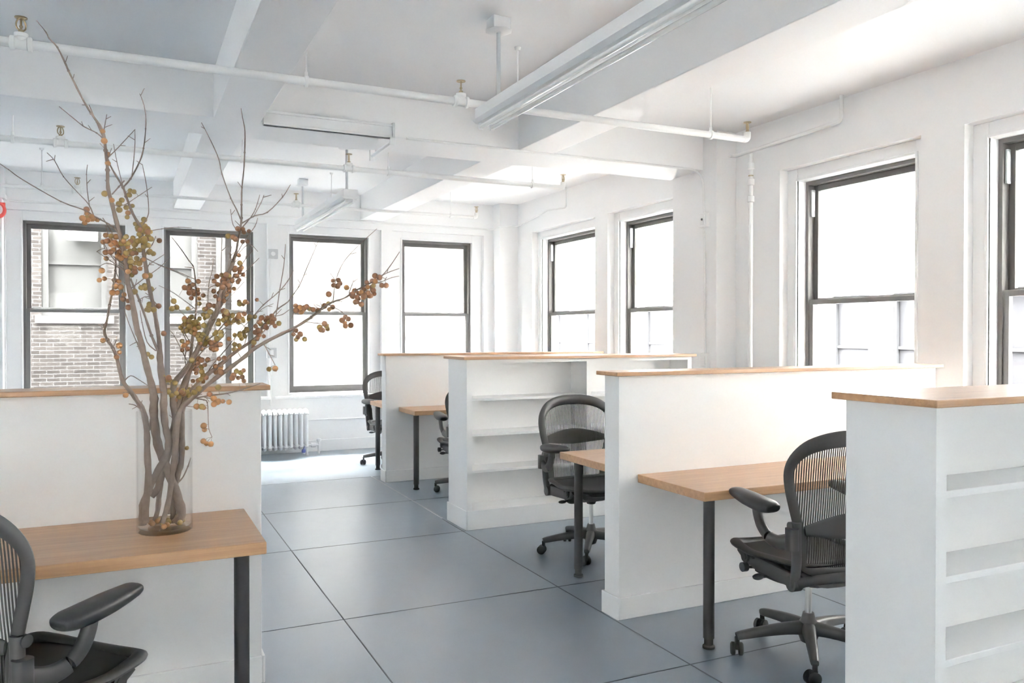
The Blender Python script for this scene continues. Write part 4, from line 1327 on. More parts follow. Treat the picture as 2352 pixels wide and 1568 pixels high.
  (0.257,3.513,1.402,0.0112,2.0,0.2524,3.5124,1.4054),
  (0.22,3.424,1.513,0.0088,1.0,0.2156,3.4402,1.5154),
  (0.206,3.461,1.499,0.0094,1.0,0.2186,3.4536,1.4946),
  (0.199,3.413,1.518,0.0094,0.0,0.2112,3.4334,1.5258),
  (0.221,3.449,1.487,0.01,2.0,0.2172,3.4602,1.4842),
  (0.208,3.442,1.502,0.0103,1.0,0.2186,3.4536,1.4946),
  (0.286,3.52,1.703,0.0095,2.0,0.3042,3.5074,1.6992),
  (0.201,3.494,1.313,0.0115,2.0,0.199,3.519,1.312),
  (0.2,3.532,1.309,0.0116,0.0,0.199,3.519,1.312),
  (0.191,3.536,1.305,0.0117,0.0,0.199,3.519,1.312),
  (0.206,3.498,1.321,0.0088,0.0,0.2046,3.5198,1.3258),
  (0.206,3.537,1.303,0.0108,2.0,0.199,3.519,1.312),
  (0.204,3.521,1.316,0.0109,0.0,0.199,3.519,1.312),
  (0.191,3.498,1.294,0.0104,0.0,0.1954,3.518,1.2946),
 ]),
 'E': ([
  [(0.165,3.453,0.802,0.0112),(0.17,3.453,0.922,0.0112),(0.183,3.456,0.989,0.0112),(0.197,3.466,1.038,0.0112),(0.202,3.489,1.139,0.0113),(0.203,3.514,1.233,0.0114),(0.224,3.531,1.292,0.0106),(0.293,3.561,1.369,0.009),(0.355,3.584,1.416,0.0082),(0.419,3.609,1.469,0.0074),(0.456,3.622,1.493,0.0065),(0.511,3.642,1.532,0.0057),(0.541,3.659,1.581,0.0043),(0.576,3.674,1.621,0.0034),(0.612,3.69,1.659,0.0029),(0.655,3.705,1.689,0.0025),(0.682,3.718,1.725,0.002),(0.716,3.733,1.766,0.0015)],
  [(0.511,3.642,1.528,0.0028),(0.552,3.641,1.568,0.0025),(0.586,3.64,1.606,0.0023),(0.597,3.639,1.653,0.0023),(0.609,3.637,1.739,0.0021),(0.626,3.635,1.844,0.0019),(0.633,3.633,1.939,0.0014)],
  [(0.506,3.659,1.63,0.0019),(0.545,3.675,1.673,0.0023),(0.614,3.7,1.732,0.0021),(0.657,3.717,1.783,0.002),(0.687,3.733,1.834,0.0014)],
  [(0.456,3.622,1.491,0.0022),(0.472,3.608,1.549,0.0022),(0.506,3.594,1.595,0.002),(0.533,3.583,1.629,0.0019)],
  [(0.419,3.609,1.465,0.0018),(0.407,3.58,1.503,0.0016),(0.424,3.533,1.558,0.0014)],
  [(0.582,3.674,1.623,0.0019),(0.63,3.706,1.632,0.0017),(0.666,3.733,1.655,0.0014)],
  [(0.293,3.561,1.367,0.0027),(0.328,3.569,1.422,0.0022),(0.381,3.58,1.485,0.0018),(0.452,3.594,1.576,0.0015),(0.526,3.606,1.651,0.0013),(0.578,3.613,1.677,0.0011)],
  [(0.427,3.609,1.475,0.002),(0.455,3.619,1.437,0.0019),(0.502,3.633,1.483,0.0014)],
  [(0.18,3.456,0.955,0.0034),(0.203,3.461,0.978,0.0029),(0.222,3.468,1.019,0.0026),(0.233,3.473,1.052,0.0021)],
  [(0.243,3.54,1.313,0.0017),(0.242,3.535,1.343,0.0012)],
  [(0.343,3.58,1.407,0.0017),(0.353,3.596,1.43,0.0012)],
  [(0.538,3.658,1.577,0.0018),(0.556,3.634,1.577,0.0012)],
  [(0.559,3.667,1.602,0.0018),(0.549,3.676,1.634,0.0012)],
  [(0.709,3.73,1.757,0.0019),(0.708,3.743,1.774,0.0013)],
  [(0.628,3.634,1.873,0.0018),(0.617,3.64,1.89,0.0012)],
  [(0.518,3.664,1.643,0.0018),(0.543,3.684,1.647,0.0012)],
  [(0.581,3.688,1.704,0.0018),(0.591,3.697,1.729,0.0013)],
  [(0.623,3.703,1.742,0.0018),(0.642,3.699,1.749,0.0013)],
  [(0.596,3.684,1.626,0.0018),(0.622,3.673,1.656,0.0013)],
  [(0.301,3.563,1.379,0.0017),(0.327,3.57,1.391,0.0012)],
  [(0.557,3.61,1.666,0.0018),(0.573,3.616,1.665,0.0012)],
 ],[
  (0.518,3.676,1.695,0.0089,2.0,0.545,3.675,1.673),
  (0.522,3.572,1.615,0.012,2.0,0.5222,3.5874,1.6154),
  (0.558,3.676,1.607,0.0115,2.0,0.562,3.668,1.605),
  (0.551,3.685,1.585,0.0091,2.0,0.548,3.662,1.589),
  (0.517,3.607,1.597,0.0115,1.0,0.5114,3.5918,1.6018),
  (0.519,3.562,1.613,0.0112,2.0,0.5222,3.5874,1.6154),
  (0.526,3.561,1.614,0.0089,2.0,0.5276,3.5852,1.6222),
  (0.567,3.659,1.598,0.0112,0.0,0.562,3.668,1.605),
  (0.549,3.636,1.579,0.01,2.0,0.5588,3.6408,1.5756),
  (0.549,3.643,1.605,0.009,2.0,0.555,3.665,1.597),
  (0.578,3.646,1.61,0.0106,2.0,0.586,3.64,1.606),
  (0.56,3.67,1.597,0.0105,2.0,0.555,3.665,1.597),
  (0.559,3.647,1.616,0.0112,2.0,0.569,3.671,1.613),
  (0.579,3.665,1.625,0.0114,2.0,0.582,3.674,1.623),
  (0.54,3.672,1.573,0.0089,2.0,0.535,3.6556,1.5712),
  (0.517,3.637,1.563,0.0119,2.0,0.529,3.6522,1.5614),
  (0.5,3.589,1.579,0.0101,2.0,0.4992,3.5968,1.5858),
  (0.532,3.668,1.59,0.0112,0.0,0.541,3.659,1.581),
  (0.553,3.646,1.573,0.0115,2.0,0.552,3.641,1.568),
  (0.603,3.627,1.592,0.0117,0.0,0.586,3.64,1.606),
  (0.587,3.63,1.581,0.0105,2.0,0.5724,3.6404,1.5908),
  (0.575,3.629,1.596,0.0123,2.0,0.5792,3.6402,1.5984),
  (0.582,3.621,1.61,0.0106,2.0,0.586,3.64,1.606),
  (0.531,3.66,1.558,0.0094,1.0,0.529,3.6522,1.5614),
  (0.508,3.652,1.553,0.0124,2.0,0.517,3.6454,1.5418),
  (0.545,3.663,1.536,0.0093,2.0,0.5356,3.6414,1.552),
  (0.522,3.647,1.542,0.0117,2.0,0.517,3.6454,1.5418),
  (0.47,3.581,1.608,0.0091,0.0,0.4816,3.5988,1.606),
  (0.499,3.61,1.62,0.0105,0.0,0.4964,3.6012,1.621),
  (0.477,3.603,1.619,0.0119,0.0,0.4816,3.5988,1.606),
  (0.392,3.588,1.525,0.0097,1.0,0.4094,3.5856,1.5214),
  (0.432,3.559,1.54,0.0112,0.0,0.4206,3.5424,1.547),
  (0.413,3.57,1.541,0.0104,0.0,0.4172,3.5518,1.536),
  (0.461,3.625,1.535,0.0102,0.0,0.4688,3.6108,1.5374),
  (0.443,3.591,1.526,0.0102,0.0,0.4656,3.6136,1.5258),
  (0.438,3.602,1.549,0.0103,0.0,0.4378,3.5912,1.5578),
  (0.455,3.598,1.555,0.0097,1.0,0.4378,3.5912,1.5578),
  (0.466,3.611,1.567,0.0111,0.0,0.452,3.594,1.576),
  (0.46,3.634,1.539,0.0102,2.0,0.4688,3.6108,1.5374),
  (0.465,3.616,1.557,0.0091,0.0,0.472,3.608,1.549),
  (0.469,3.62,1.56,0.0107,0.0,0.472,3.608,1.549),
  (0.453,3.591,1.555,0.0092,0.0,0.4378,3.5912,1.5578),
  (0.513,3.645,1.526,0.0119,2.0,0.511,3.642,1.528),
  (0.498,3.63,1.509,0.0121,0.0,0.489,3.634,1.5164),
  (0.436,3.614,1.497,0.0107,0.0,0.4412,3.6168,1.4834),
  (0.416,3.613,1.481,0.0115,0.0,0.4142,3.5974,1.4802),
  (0.413,3.575,1.502,0.0113,0.0,0.407,3.58,1.503),
  (0.436,3.617,1.482,0.0092,1.0,0.4338,3.6142,1.4786),
  (0.499,3.654,1.492,0.009,2.0,0.502,3.633,1.483),
  (0.361,3.607,1.409,0.0112,2.0,0.355,3.584,1.416),
  (0.336,3.568,1.412,0.0104,2.0,0.3426,3.5794,1.4066),
  (0.351,3.584,1.392,0.0109,2.0,0.3426,3.5794,1.4066),
  (0.355,3.562,1.4,0.0108,1.0,0.3426,3.5794,1.4066),
  (0.338,3.57,1.386,0.0102,2.0,0.3302,3.5748,1.3972),
  (0.299,3.551,1.367,0.0101,2.0,0.293,3.561,1.367),
  (0.286,3.554,1.351,0.0101,2.0,0.2792,3.555,1.3536),
  (0.285,3.542,1.377,0.0115,0.0,0.293,3.561,1.369),
  (0.266,3.537,1.357,0.0101,2.0,0.2792,3.555,1.3536),
  (0.244,3.549,1.315,0.0104,0.0,0.2378,3.537,1.3074),
  (0.229,3.508,1.297,0.0101,0.0,0.224,3.531,1.292),
  (0.233,3.555,1.318,0.0121,0.0,0.2378,3.537,1.3074),
  (0.234,3.528,1.299,0.0119,0.0,0.2378,3.537,1.3074),
  (0.244,3.544,1.319,0.0102,2.0,0.2516,3.543,1.3228),
  (0.259,3.565,1.334,0.0093,0.0,0.2654,3.549,1.3382),
  (0.297,3.542,1.366,0.0102,2.0,0.293,3.561,1.367),
  (0.276,3.531,1.362,0.0105,0.0,0.2792,3.555,1.3536),
  (0.218,3.467,1.092,0.0088,0.0,0.2,3.4798,1.0986),
 ]),
 'F': ([
  [(0.124,3.403,0.816,0.0093),(0.144,3.403,0.882,0.0101),(0.157,3.403,0.966,0.0101),(0.166,3.402,1.05,0.0101),(0.176,3.39,1.152,0.0101),(0.186,3.378,1.246,0.0101),(0.229,3.367,1.295,0.0093),(0.292,3.353,1.354,0.0085),(0.355,3.339,1.404,0.0081),(0.418,3.325,1.454,0.0077),(0.45,3.317,1.483,0.0073),(0.498,3.307,1.514,0.0069),(0.563,3.293,1.549,0.0065),(0.599,3.285,1.566,0.0061),(0.67,3.269,1.613,0.0052),(0.711,3.259,1.648,0.0044),(0.752,3.25,1.675,0.0039),(0.794,3.241,1.689,0.0035),(0.836,3.231,1.719,0.0032),(0.879,3.221,1.743,0.0028),(0.921,3.212,1.766,0.0025),(0.943,3.206,1.784,0.0021),(0.972,3.197,1.82,0.0018),(1.01,3.183,1.881,0.0013)],
  [(0.752,3.25,1.675,0.0023),(0.757,3.247,1.724,0.0019),(0.764,3.245,1.767,0.0019),(0.795,3.242,1.838,0.0016),(0.858,3.237,1.909,0.0014),(0.929,3.233,1.976,0.0011)],
  [(0.94,3.206,1.783,0.0018),(0.964,3.172,1.797,0.0016),(0.992,3.133,1.809,0.0011)],
  [(0.897,3.221,1.743,0.0018),(0.95,3.218,1.762,0.0016),(0.986,3.215,1.777,0.0014),(1.017,3.213,1.784,0.0011)],
  [(0.596,3.269,1.695,0.0019),(0.64,3.335,1.751,0.0016),(0.68,3.405,1.82,0.0016),(0.722,3.476,1.891,0.0015),(0.756,3.533,1.95,0.0011)],
  [(0.711,3.259,1.648,0.0017),(0.65,3.3,1.654,0.0014),(0.608,3.333,1.628,0.0011)],
  [(0.735,3.25,1.662,0.0017),(0.785,3.24,1.636,0.0016),(0.81,3.233,1.601,0.0012)],
  [(0.644,3.269,1.595,0.0017),(0.696,3.271,1.589,0.0016),(0.742,3.273,1.586,0.0011)],
  [(0.596,3.285,1.562,0.0016),(0.622,3.333,1.543,0.0012)],
  [(0.49,3.307,1.509,0.0022),(0.517,3.343,1.467,0.0019),(0.547,3.383,1.42,0.0014)],
  [(0.813,3.231,1.712,0.0018),(0.817,3.204,1.74,0.0016),(0.82,3.183,1.762,0.0011)],
  [(0.711,3.259,1.648,0.0016),(0.701,3.253,1.679,0.0012)],
  [(0.229,3.367,1.295,0.0034),(0.291,3.344,1.307,0.0029),(0.352,3.32,1.315,0.0025),(0.414,3.296,1.332,0.002),(0.473,3.273,1.353,0.0014)],
  [(0.248,3.367,1.295,0.0025),(0.273,3.356,1.29,0.002),(0.285,3.349,1.28,0.002),(0.286,3.324,1.221,0.0017),(0.287,3.306,1.181,0.0015),(0.297,3.293,1.152,0.0012)],
  [(0.276,3.356,1.3,0.002),(0.305,3.324,1.294,0.0017),(0.341,3.283,1.286,0.0012)],
  [(0.206,3.373,1.268,0.0016),(0.242,3.399,1.26,0.0011)],
  [(0.241,3.365,1.306,0.0016),(0.267,3.358,1.312,0.0011)],
  [(0.418,3.325,1.455,0.0016),(0.444,3.348,1.457,0.0011)],
  [(0.703,3.261,1.641,0.0017),(0.71,3.253,1.665,0.0011)],
  [(0.768,3.246,1.68,0.0017),(0.796,3.265,1.676,0.0011)],
  [(0.838,3.231,1.72,0.0017),(0.835,3.212,1.735,0.0011)],
  [(0.904,3.216,1.757,0.0017),(0.945,3.223,1.752,0.0012)],
  [(0.937,3.208,1.779,0.0017),(0.961,3.221,1.772,0.0012)],
  [(0.763,3.246,1.76,0.0017),(0.747,3.273,1.791,0.0011)],
  [(0.822,3.24,1.869,0.0017),(0.84,3.21,1.873,0.0011)],
  [(0.956,3.182,1.792,0.0017),(0.959,3.171,1.813,0.0011)],
  [(0.957,3.217,1.765,0.0017),(0.957,3.189,1.777,0.0011)],
  [(0.639,3.333,1.75,0.0017),(0.623,3.308,1.766,0.0011)],
  [(0.66,3.37,1.785,0.0017),(0.674,3.368,1.795,0.0012)],
  [(0.74,3.507,1.923,0.0018),(0.725,3.494,1.94,0.0012)],
  [(0.695,3.27,1.65,0.0017),(0.677,3.254,1.662,0.0011)],
  [(0.613,3.329,1.631,0.0017),(0.609,3.359,1.609,0.0012)],
  [(0.805,3.234,1.608,0.0017),(0.798,3.233,1.593,0.0011)],
  [(0.498,3.318,1.497,0.0016),(0.524,3.337,1.482,0.0011)],
  [(0.519,3.346,1.463,0.0017),(0.541,3.363,1.456,0.0011)],
  [(0.819,3.191,1.753,0.0016),(0.833,3.17,1.765,0.0011)],
  [(0.708,3.258,1.656,0.0017),(0.675,3.252,1.666,0.0011)],
  [(0.354,3.32,1.315,0.0016),(0.364,3.296,1.308,0.0011)],
  [(0.281,3.351,1.299,0.0016),(0.291,3.339,1.283,0.0011)],
 ],[
  (0.526,3.403,1.403,0.0108,0.0,0.547,3.383,1.42),
  (0.546,3.376,1.406,0.0124,1.0,0.547,3.383,1.42),
  (0.353,3.358,1.399,0.009,0.0,0.355,3.339,1.404),
  (0.334,3.328,1.397,0.0124,2.0,0.3424,3.3418,1.394),
  (0.374,3.319,1.374,0.0115,2.0,0.355,3.339,1.404),
  (0.397,3.326,1.374,0.0091,2.0,0.4016,3.3008,1.3286),
  (0.381,3.336,1.384,0.0117,2.0,0.3676,3.3362,1.414),
  (0.394,3.353,1.399,0.0106,0.0,0.3802,3.3334,1.424),
  (0.406,3.271,1.38,0.0098,2.0,0.4258,3.2914,1.3362),
  (0.41,3.353,1.393,0.0109,0.0,0.3802,3.3334,1.424),
  (0.417,3.321,1.403,0.0092,2.0,0.3928,3.3306,1.434),
  (0.411,3.267,1.365,0.0094,2.0,0.4258,3.2914,1.3362),
  (0.784,3.267,1.751,0.0114,2.0,0.7612,3.2458,1.7498),
  (0.765,3.225,1.737,0.0121,2.0,0.7598,3.2462,1.7412),
  (0.748,3.223,1.74,0.01,2.0,0.7598,3.2462,1.7412),
  (0.746,3.224,1.758,0.009,2.0,0.7626,3.2454,1.7584),
  (0.778,3.264,1.764,0.0102,2.0,0.764,3.245,1.767),
  (0.734,3.244,1.705,0.0124,2.0,0.755,3.2482,1.7044),
  (0.8,3.219,1.732,0.0113,1.0,0.8154,3.2148,1.7288),
  (0.832,3.247,1.699,0.0119,2.0,0.8192,3.235,1.707),
  (0.837,3.255,1.703,0.0105,2.0,0.8276,3.233,1.713),
  (0.829,3.233,1.708,0.0108,2.0,0.8276,3.233,1.713),
  (0.83,3.257,1.706,0.0124,2.0,0.8192,3.235,1.707),
  (0.857,3.243,1.711,0.0119,2.0,0.8446,3.229,1.7238),
  (0.842,3.219,1.694,0.0105,2.0,0.8276,3.233,1.713),
  (0.838,3.24,1.721,0.0113,1.0,0.836,3.231,1.719),
  (0.839,3.23,1.675,0.0117,2.0,0.8192,3.235,1.707),
  (0.86,3.219,1.666,0.0117,2.0,0.8276,3.233,1.713),
  (0.842,3.208,1.674,0.0089,2.0,0.8276,3.233,1.713),
  (0.865,3.208,1.693,0.0103,1.0,0.8532,3.227,1.7286),
  (0.848,3.223,1.689,0.0108,2.0,0.8276,3.233,1.713),
  (0.883,3.201,1.712,0.0105,2.0,0.897,3.221,1.743),
  (0.866,3.204,1.698,0.0125,2.0,0.8532,3.227,1.7286),
  (0.858,3.211,1.713,0.0112,1.0,0.8532,3.227,1.7286),
  (0.875,3.241,1.727,0.0113,2.0,0.8618,3.225,1.7334),
  (0.904,3.198,1.741,0.0102,0.0,0.9076,3.2204,1.7468),
  (0.903,3.213,1.735,0.0094,2.0,0.897,3.221,1.743),
  (0.885,3.214,1.736,0.0099,1.0,0.879,3.221,1.743),
  (0.88,3.21,1.755,0.0095,2.0,0.8874,3.2192,1.7476),
  (0.909,3.232,1.762,0.0108,2.0,0.9042,3.2156,1.7568),
  (0.925,3.183,1.774,0.0123,2.0,0.9342,3.2084,1.7768),
  (0.915,3.211,1.76,0.0115,1.0,0.9126,3.2138,1.7614),
  (0.917,3.22,1.783,0.012,2.0,0.9254,3.2108,1.7696),
  (0.91,3.222,1.724,0.0122,2.0,0.897,3.221,1.743),
  (0.92,3.241,1.71,0.0091,2.0,0.897,3.221,1.743),
  (0.896,3.228,1.702,0.0123,2.0,0.897,3.221,1.743),
  (0.943,3.211,1.744,0.0111,2.0,0.9394,3.2186,1.7582),
  (0.961,3.211,1.744,0.0113,2.0,0.9572,3.2174,1.765),
  (0.905,3.245,1.703,0.0119,2.0,0.897,3.221,1.743),
  (0.881,3.234,1.707,0.0105,2.0,0.8618,3.225,1.7334),
  (0.753,3.26,1.654,0.011,2.0,0.745,3.248,1.6568),
  (0.736,3.246,1.645,0.0093,1.0,0.745,3.248,1.6568),
  (0.74,3.276,1.669,0.0095,0.0,0.7356,3.2536,1.6642),
  (0.724,3.278,1.659,0.0125,2.0,0.7192,3.2572,1.6534),
  (0.697,3.27,1.639,0.0117,2.0,0.6946,3.263,1.634),
  (0.675,3.26,1.643,0.0103,2.0,0.6744,3.2836,1.6516),
  (0.652,3.271,1.656,0.0102,2.0,0.6622,3.2918,1.6528),
  (0.645,3.33,1.642,0.0121,2.0,0.6416,3.3066,1.6488),
  (0.632,3.305,1.652,0.0119,1.0,0.6332,3.3132,1.6436),
  (0.666,3.293,1.648,0.0099,0.0,0.6622,3.2918,1.6528),
  (0.648,3.301,1.65,0.0122,2.0,0.65,3.3,1.654),
  (0.639,3.318,1.636,0.0124,1.0,0.6332,3.3132,1.6436),
  (0.617,3.304,1.641,0.0123,2.0,0.6248,3.3198,1.6384),
  (0.615,3.305,1.659,0.0104,2.0,0.6248,3.3198,1.6384),
  (0.806,3.213,1.606,0.0103,2.0,0.81,3.233,1.601),
  (0.795,3.227,1.589,0.0092,1.0,0.81,3.233,1.601),
  (0.804,3.257,1.614,0.0107,2.0,0.8,3.2358,1.615),
  (0.819,3.228,1.581,0.0121,2.0,0.81,3.233,1.601),
  (0.793,3.21,1.578,0.0108,2.0,0.81,3.233,1.601),
  (0.783,3.225,1.601,0.0122,2.0,0.8,3.2358,1.615),
  (0.728,3.261,1.578,0.0108,0.0,0.7328,3.2726,1.5866),
  (0.718,3.282,1.561,0.011,2.0,0.7144,3.2718,1.5878),
  (0.702,3.265,1.572,0.012,0.0,0.7052,3.2714,1.5884),
  (0.719,3.252,1.587,0.0119,2.0,0.7236,3.2722,1.5872),
  (0.74,3.29,1.566,0.0094,1.0,0.742,3.273,1.586),
  (0.705,3.256,1.563,0.0114,2.0,0.7144,3.2718,1.5878),
  (0.641,3.347,1.545,0.0123,2.0,0.622,3.333,1.543),
  (0.631,3.345,1.533,0.0103,2.0,0.622,3.333,1.543),
  (0.611,3.329,1.545,0.0095,2.0,0.6116,3.3138,1.5506),
  (0.621,3.333,1.56,0.0107,2.0,0.6116,3.3138,1.5506),
  (0.658,3.342,1.525,0.0107,0.0,0.622,3.333,1.543),
  (0.625,3.35,1.523,0.0094,0.0,0.622,3.333,1.543),
  (0.268,3.303,1.195,0.0124,1.0,0.2866,3.3132,1.197),
  (0.273,3.328,1.177,0.0099,1.0,0.287,3.306,1.181),
  (0.266,3.3,1.137,0.0111,1.0,0.297,3.293,1.152),
  (0.278,3.309,1.126,0.0096,1.0,0.297,3.293,1.152),
  (0.291,3.279,1.127,0.0113,1.0,0.297,3.293,1.152),
  (0.321,3.308,1.286,0.0123,1.0,0.3194,3.3076,1.2908),
  (0.305,3.302,1.276,0.0116,1.0,0.3122,3.3158,1.2924),
  (0.306,3.321,1.297,0.0124,1.0,0.305,3.324,1.294),
  (0.337,3.296,1.287,0.0089,1.0,0.3338,3.2912,1.2876),
  (0.319,3.309,1.282,0.0106,1.0,0.3194,3.3076,1.2908),
  (0.357,3.273,1.285,0.0108,1.0,0.341,3.283,1.286),
  (0.292,3.333,1.313,0.0108,2.0,0.291,3.344,1.307),
  (0.263,3.321,1.267,0.0118,0.0,0.2852,3.344,1.2682),
  (0.247,3.354,1.266,0.0123,1.0,0.253,3.3648,1.294),
  (0.27,3.328,1.262,0.0092,1.0,0.2854,3.339,1.2564),
  (0.255,3.352,1.335,0.0123,0.0,0.2668,3.3586,1.3304),
  (0.238,3.349,1.321,0.0118,0.0,0.2416,3.3642,1.3068),
  (0.322,3.315,1.34,0.0121,0.0,0.3276,3.3296,1.3118),
 ]),
 'G': ([
  [(0.152,3.483,0.831,0.0078),(0.165,3.483,0.934,0.0082),(0.175,3.485,1.02,0.0087),(0.186,3.498,1.122,0.0087),(0.197,3.513,1.224,0.0088),(0.216,3.528,1.311,0.0079),(0.234,3.543,1.398,0.0071),(0.243,3.559,1.486,0.0062),(0.251,3.572,1.557,0.0049),(0.259,3.582,1.611,0.004),(0.264,3.592,1.666,0.0036),(0.264,3.606,1.738,0.0031),(0.257,3.622,1.821,0.0027),(0.241,3.628,1.848,0.0022),(0.213,3.639,1.893,0.0018),(0.195,3.646,1.92,0.0015),(0.175,3.653,1.947,0.0012)],
  [(0.259,3.606,1.774,0.002),(0.18,3.596,1.807,0.0016),(0.115,3.588,1.831,0.0014),(0.079,3.583,1.847,0.0011)],
  [(0.263,3.592,1.648,0.0018),(0.205,3.601,1.695,0.0016),(0.167,3.607,1.722,0.0014),(0.123,3.613,1.744,0.0011)],
  [(0.257,3.582,1.584,0.0022),(0.228,3.57,1.611,0.0018),(0.19,3.552,1.654,0.0016),(0.161,3.533,1.704,0.0012)],
  [(0.243,3.559,1.504,0.0021),(0.218,3.556,1.548,0.0018),(0.207,3.553,1.602,0.0014)],
  [(0.235,3.543,1.415,0.0021),(0.201,3.538,1.487,0.0018),(0.176,3.535,1.54,0.0014),(0.16,3.533,1.562,0.0011)],
  [(0.239,3.543,1.433,0.002),(0.265,3.513,1.487,0.0018),(0.287,3.483,1.54,0.0014)],
  [(0.208,3.522,1.273,0.0017),(0.22,3.538,1.28,0.0011)],
  [(0.263,3.608,1.748,0.0017),(0.237,3.606,1.771,0.0012)],
  [(0.257,3.622,1.821,0.0017),(0.22,3.597,1.822,0.0012)],
  [(0.237,3.603,1.784,0.0017),(0.224,3.603,1.773,0.0012)],
  [(0.255,3.594,1.654,0.0017),(0.231,3.567,1.642,0.0012)],
  [(0.224,3.557,1.539,0.0017),(0.196,3.539,1.544,0.0011)],
  [(0.178,3.535,1.536,0.0017),(0.162,3.52,1.543,0.0011)],
  [(0.277,3.496,1.517,0.0017),(0.268,3.489,1.537,0.0011)],
 ],[
  (0.291,3.585,1.625,0.0103,0.0,0.261,3.586,1.633),
  (0.276,3.582,1.609,0.0104,0.0,0.259,3.582,1.611),
  (0.26,3.56,1.595,0.0125,0.0,0.2574,3.58,1.6002),
  (0.254,3.569,1.589,0.0123,0.0,0.2558,3.578,1.5894),
  (0.238,3.596,1.606,0.0088,0.0,0.2338,3.5724,1.6056),
  (0.245,3.568,1.616,0.0111,0.0,0.259,3.582,1.611),
  (0.27,3.585,1.588,0.0101,2.0,0.257,3.582,1.584),
  (0.258,3.574,1.567,0.0124,1.0,0.2526,3.574,1.5678),
  (0.244,3.594,1.577,0.0115,0.0,0.2542,3.576,1.5786),
  (0.248,3.566,1.596,0.0098,0.0,0.2454,3.5772,1.5948),
  (0.257,3.559,1.598,0.0107,0.0,0.2574,3.58,1.6002),
  (0.252,3.575,1.595,0.0101,0.0,0.2512,3.5796,1.5894),
  (0.235,3.552,1.578,0.0112,0.0,0.2542,3.576,1.5786),
  (0.234,3.577,1.599,0.0114,0.0,0.2396,3.5748,1.6002),
  (0.239,3.596,1.611,0.0098,2.0,0.2338,3.5724,1.6056),
  (0.217,3.549,1.602,0.0102,0.0,0.207,3.553,1.602),
  (0.216,3.552,1.608,0.0118,1.0,0.228,3.57,1.611),
  (0.229,3.592,1.596,0.0097,0.0,0.2338,3.5724,1.6056),
  (0.234,3.575,1.597,0.0111,2.0,0.2396,3.5748,1.6002),
  (0.236,3.569,1.6,0.0095,0.0,0.2396,3.5748,1.6002),
  (0.271,3.554,1.572,0.01,0.0,0.2542,3.576,1.5786),
  (0.271,3.586,1.59,0.01,0.0,0.2558,3.578,1.5894),
  (0.231,3.579,1.567,0.0116,0.0,0.2158,3.5554,1.5588),
  (0.214,3.573,1.558,0.011,0.0,0.2158,3.5554,1.5588),
  (0.205,3.58,1.572,0.0111,0.0,0.2136,3.5548,1.5696),
  (0.216,3.566,1.585,0.0114,0.0,0.2114,3.5542,1.5804),
  (0.244,3.567,1.554,0.0111,0.0,0.251,3.572,1.557),
  (0.224,3.564,1.559,0.0111,0.0,0.2158,3.5554,1.5588),
  (0.258,3.558,1.546,0.012,1.0,0.2494,3.5694,1.5428),
  (0.278,3.513,1.516,0.0122,0.0,0.2782,3.495,1.5188),
  (0.175,3.53,1.678,0.0118,0.0,0.1784,3.5444,1.674),
  (0.168,3.528,1.648,0.0116,0.0,0.1842,3.5482,1.664),
  (0.187,3.555,1.654,0.0113,0.0,0.19,3.552,1.654),
  (0.233,3.607,1.651,0.009,0.0,0.2398,3.5956,1.6668),
  (0.272,3.493,1.508,0.0088,2.0,0.2738,3.501,1.5082),
  (0.242,3.521,1.43,0.0112,2.0,0.239,3.543,1.433),
  (0.246,3.531,1.355,0.0094,2.0,0.2268,3.537,1.3632),
  (0.206,3.527,1.481,0.009,2.0,0.2078,3.539,1.4726),
  (0.252,3.594,1.75,0.0097,2.0,0.2626,3.6092,1.7546),
  (0.242,3.625,1.744,0.0121,2.0,0.264,3.606,1.738),
  (0.24,3.616,1.737,0.0116,2.0,0.264,3.606,1.738),
  (0.219,3.582,1.736,0.0119,2.0,0.1974,3.6022,1.7004),
  (0.275,3.634,1.766,0.0111,2.0,0.2626,3.6092,1.7546),
  (0.252,3.584,1.724,0.0092,2.0,0.264,3.6032,1.7236),
  (0.235,3.614,1.732,0.0097,2.0,0.264,3.606,1.738),
  (0.258,3.614,1.713,0.0118,2.0,0.264,3.6004,1.7092),
  (0.247,3.614,1.695,0.01,2.0,0.264,3.5976,1.6948),
  (0.237,3.583,1.715,0.0117,2.0,0.264,3.6032,1.7236),
  (0.271,3.587,1.729,0.0091,2.0,0.264,3.6032,1.7236),
  (0.275,3.589,1.693,0.0089,1.0,0.264,3.5976,1.6948),
  (0.273,3.615,1.715,0.0107,2.0,0.264,3.6004,1.7092),
  (0.275,3.576,1.671,0.0096,0.0,0.264,3.592,1.666),
  (0.208,3.504,1.306,0.0115,2.0,0.216,3.528,1.311),
  (0.216,3.519,1.312,0.0092,0.0,0.216,3.528,1.311),
  (0.219,3.527,1.306,0.01,0.0,0.216,3.528,1.311),
  (0.223,3.529,1.313,0.0102,0.0,0.216,3.528,1.311),
 ]),
}
# ------------------------------------------------------------------ vase, fallen fruit and branches
VX, VY, VZ = .135, 3.433, .78
vz = MB().lathe([(.0005, .0), (.094, .0), (.1005, .004), (.1015, .02), (.1015, .466), (.0995, .468), (.0975, .466), (.0975, .024), (.092, .018), (.0005, .016)], n=56)
tag(vz.build('glass_vase', M['vase'], loc=(VX, VY, VZ), sharp=35), 'tall clear cylinder glass vase on the left oak desk', 'vase')

ball_mesh = []
for i in range(3):
    b_ = MB().ball((0, 0, 0), 1.0, 14, 10, (1, 1, .94))
    b_.lathe([(.16, .90), (.22, 1.0), (.10, 1.06)], n=7)
    ball_mesh.append(b_.mesh('berry', M['berry%d' % i], 50))

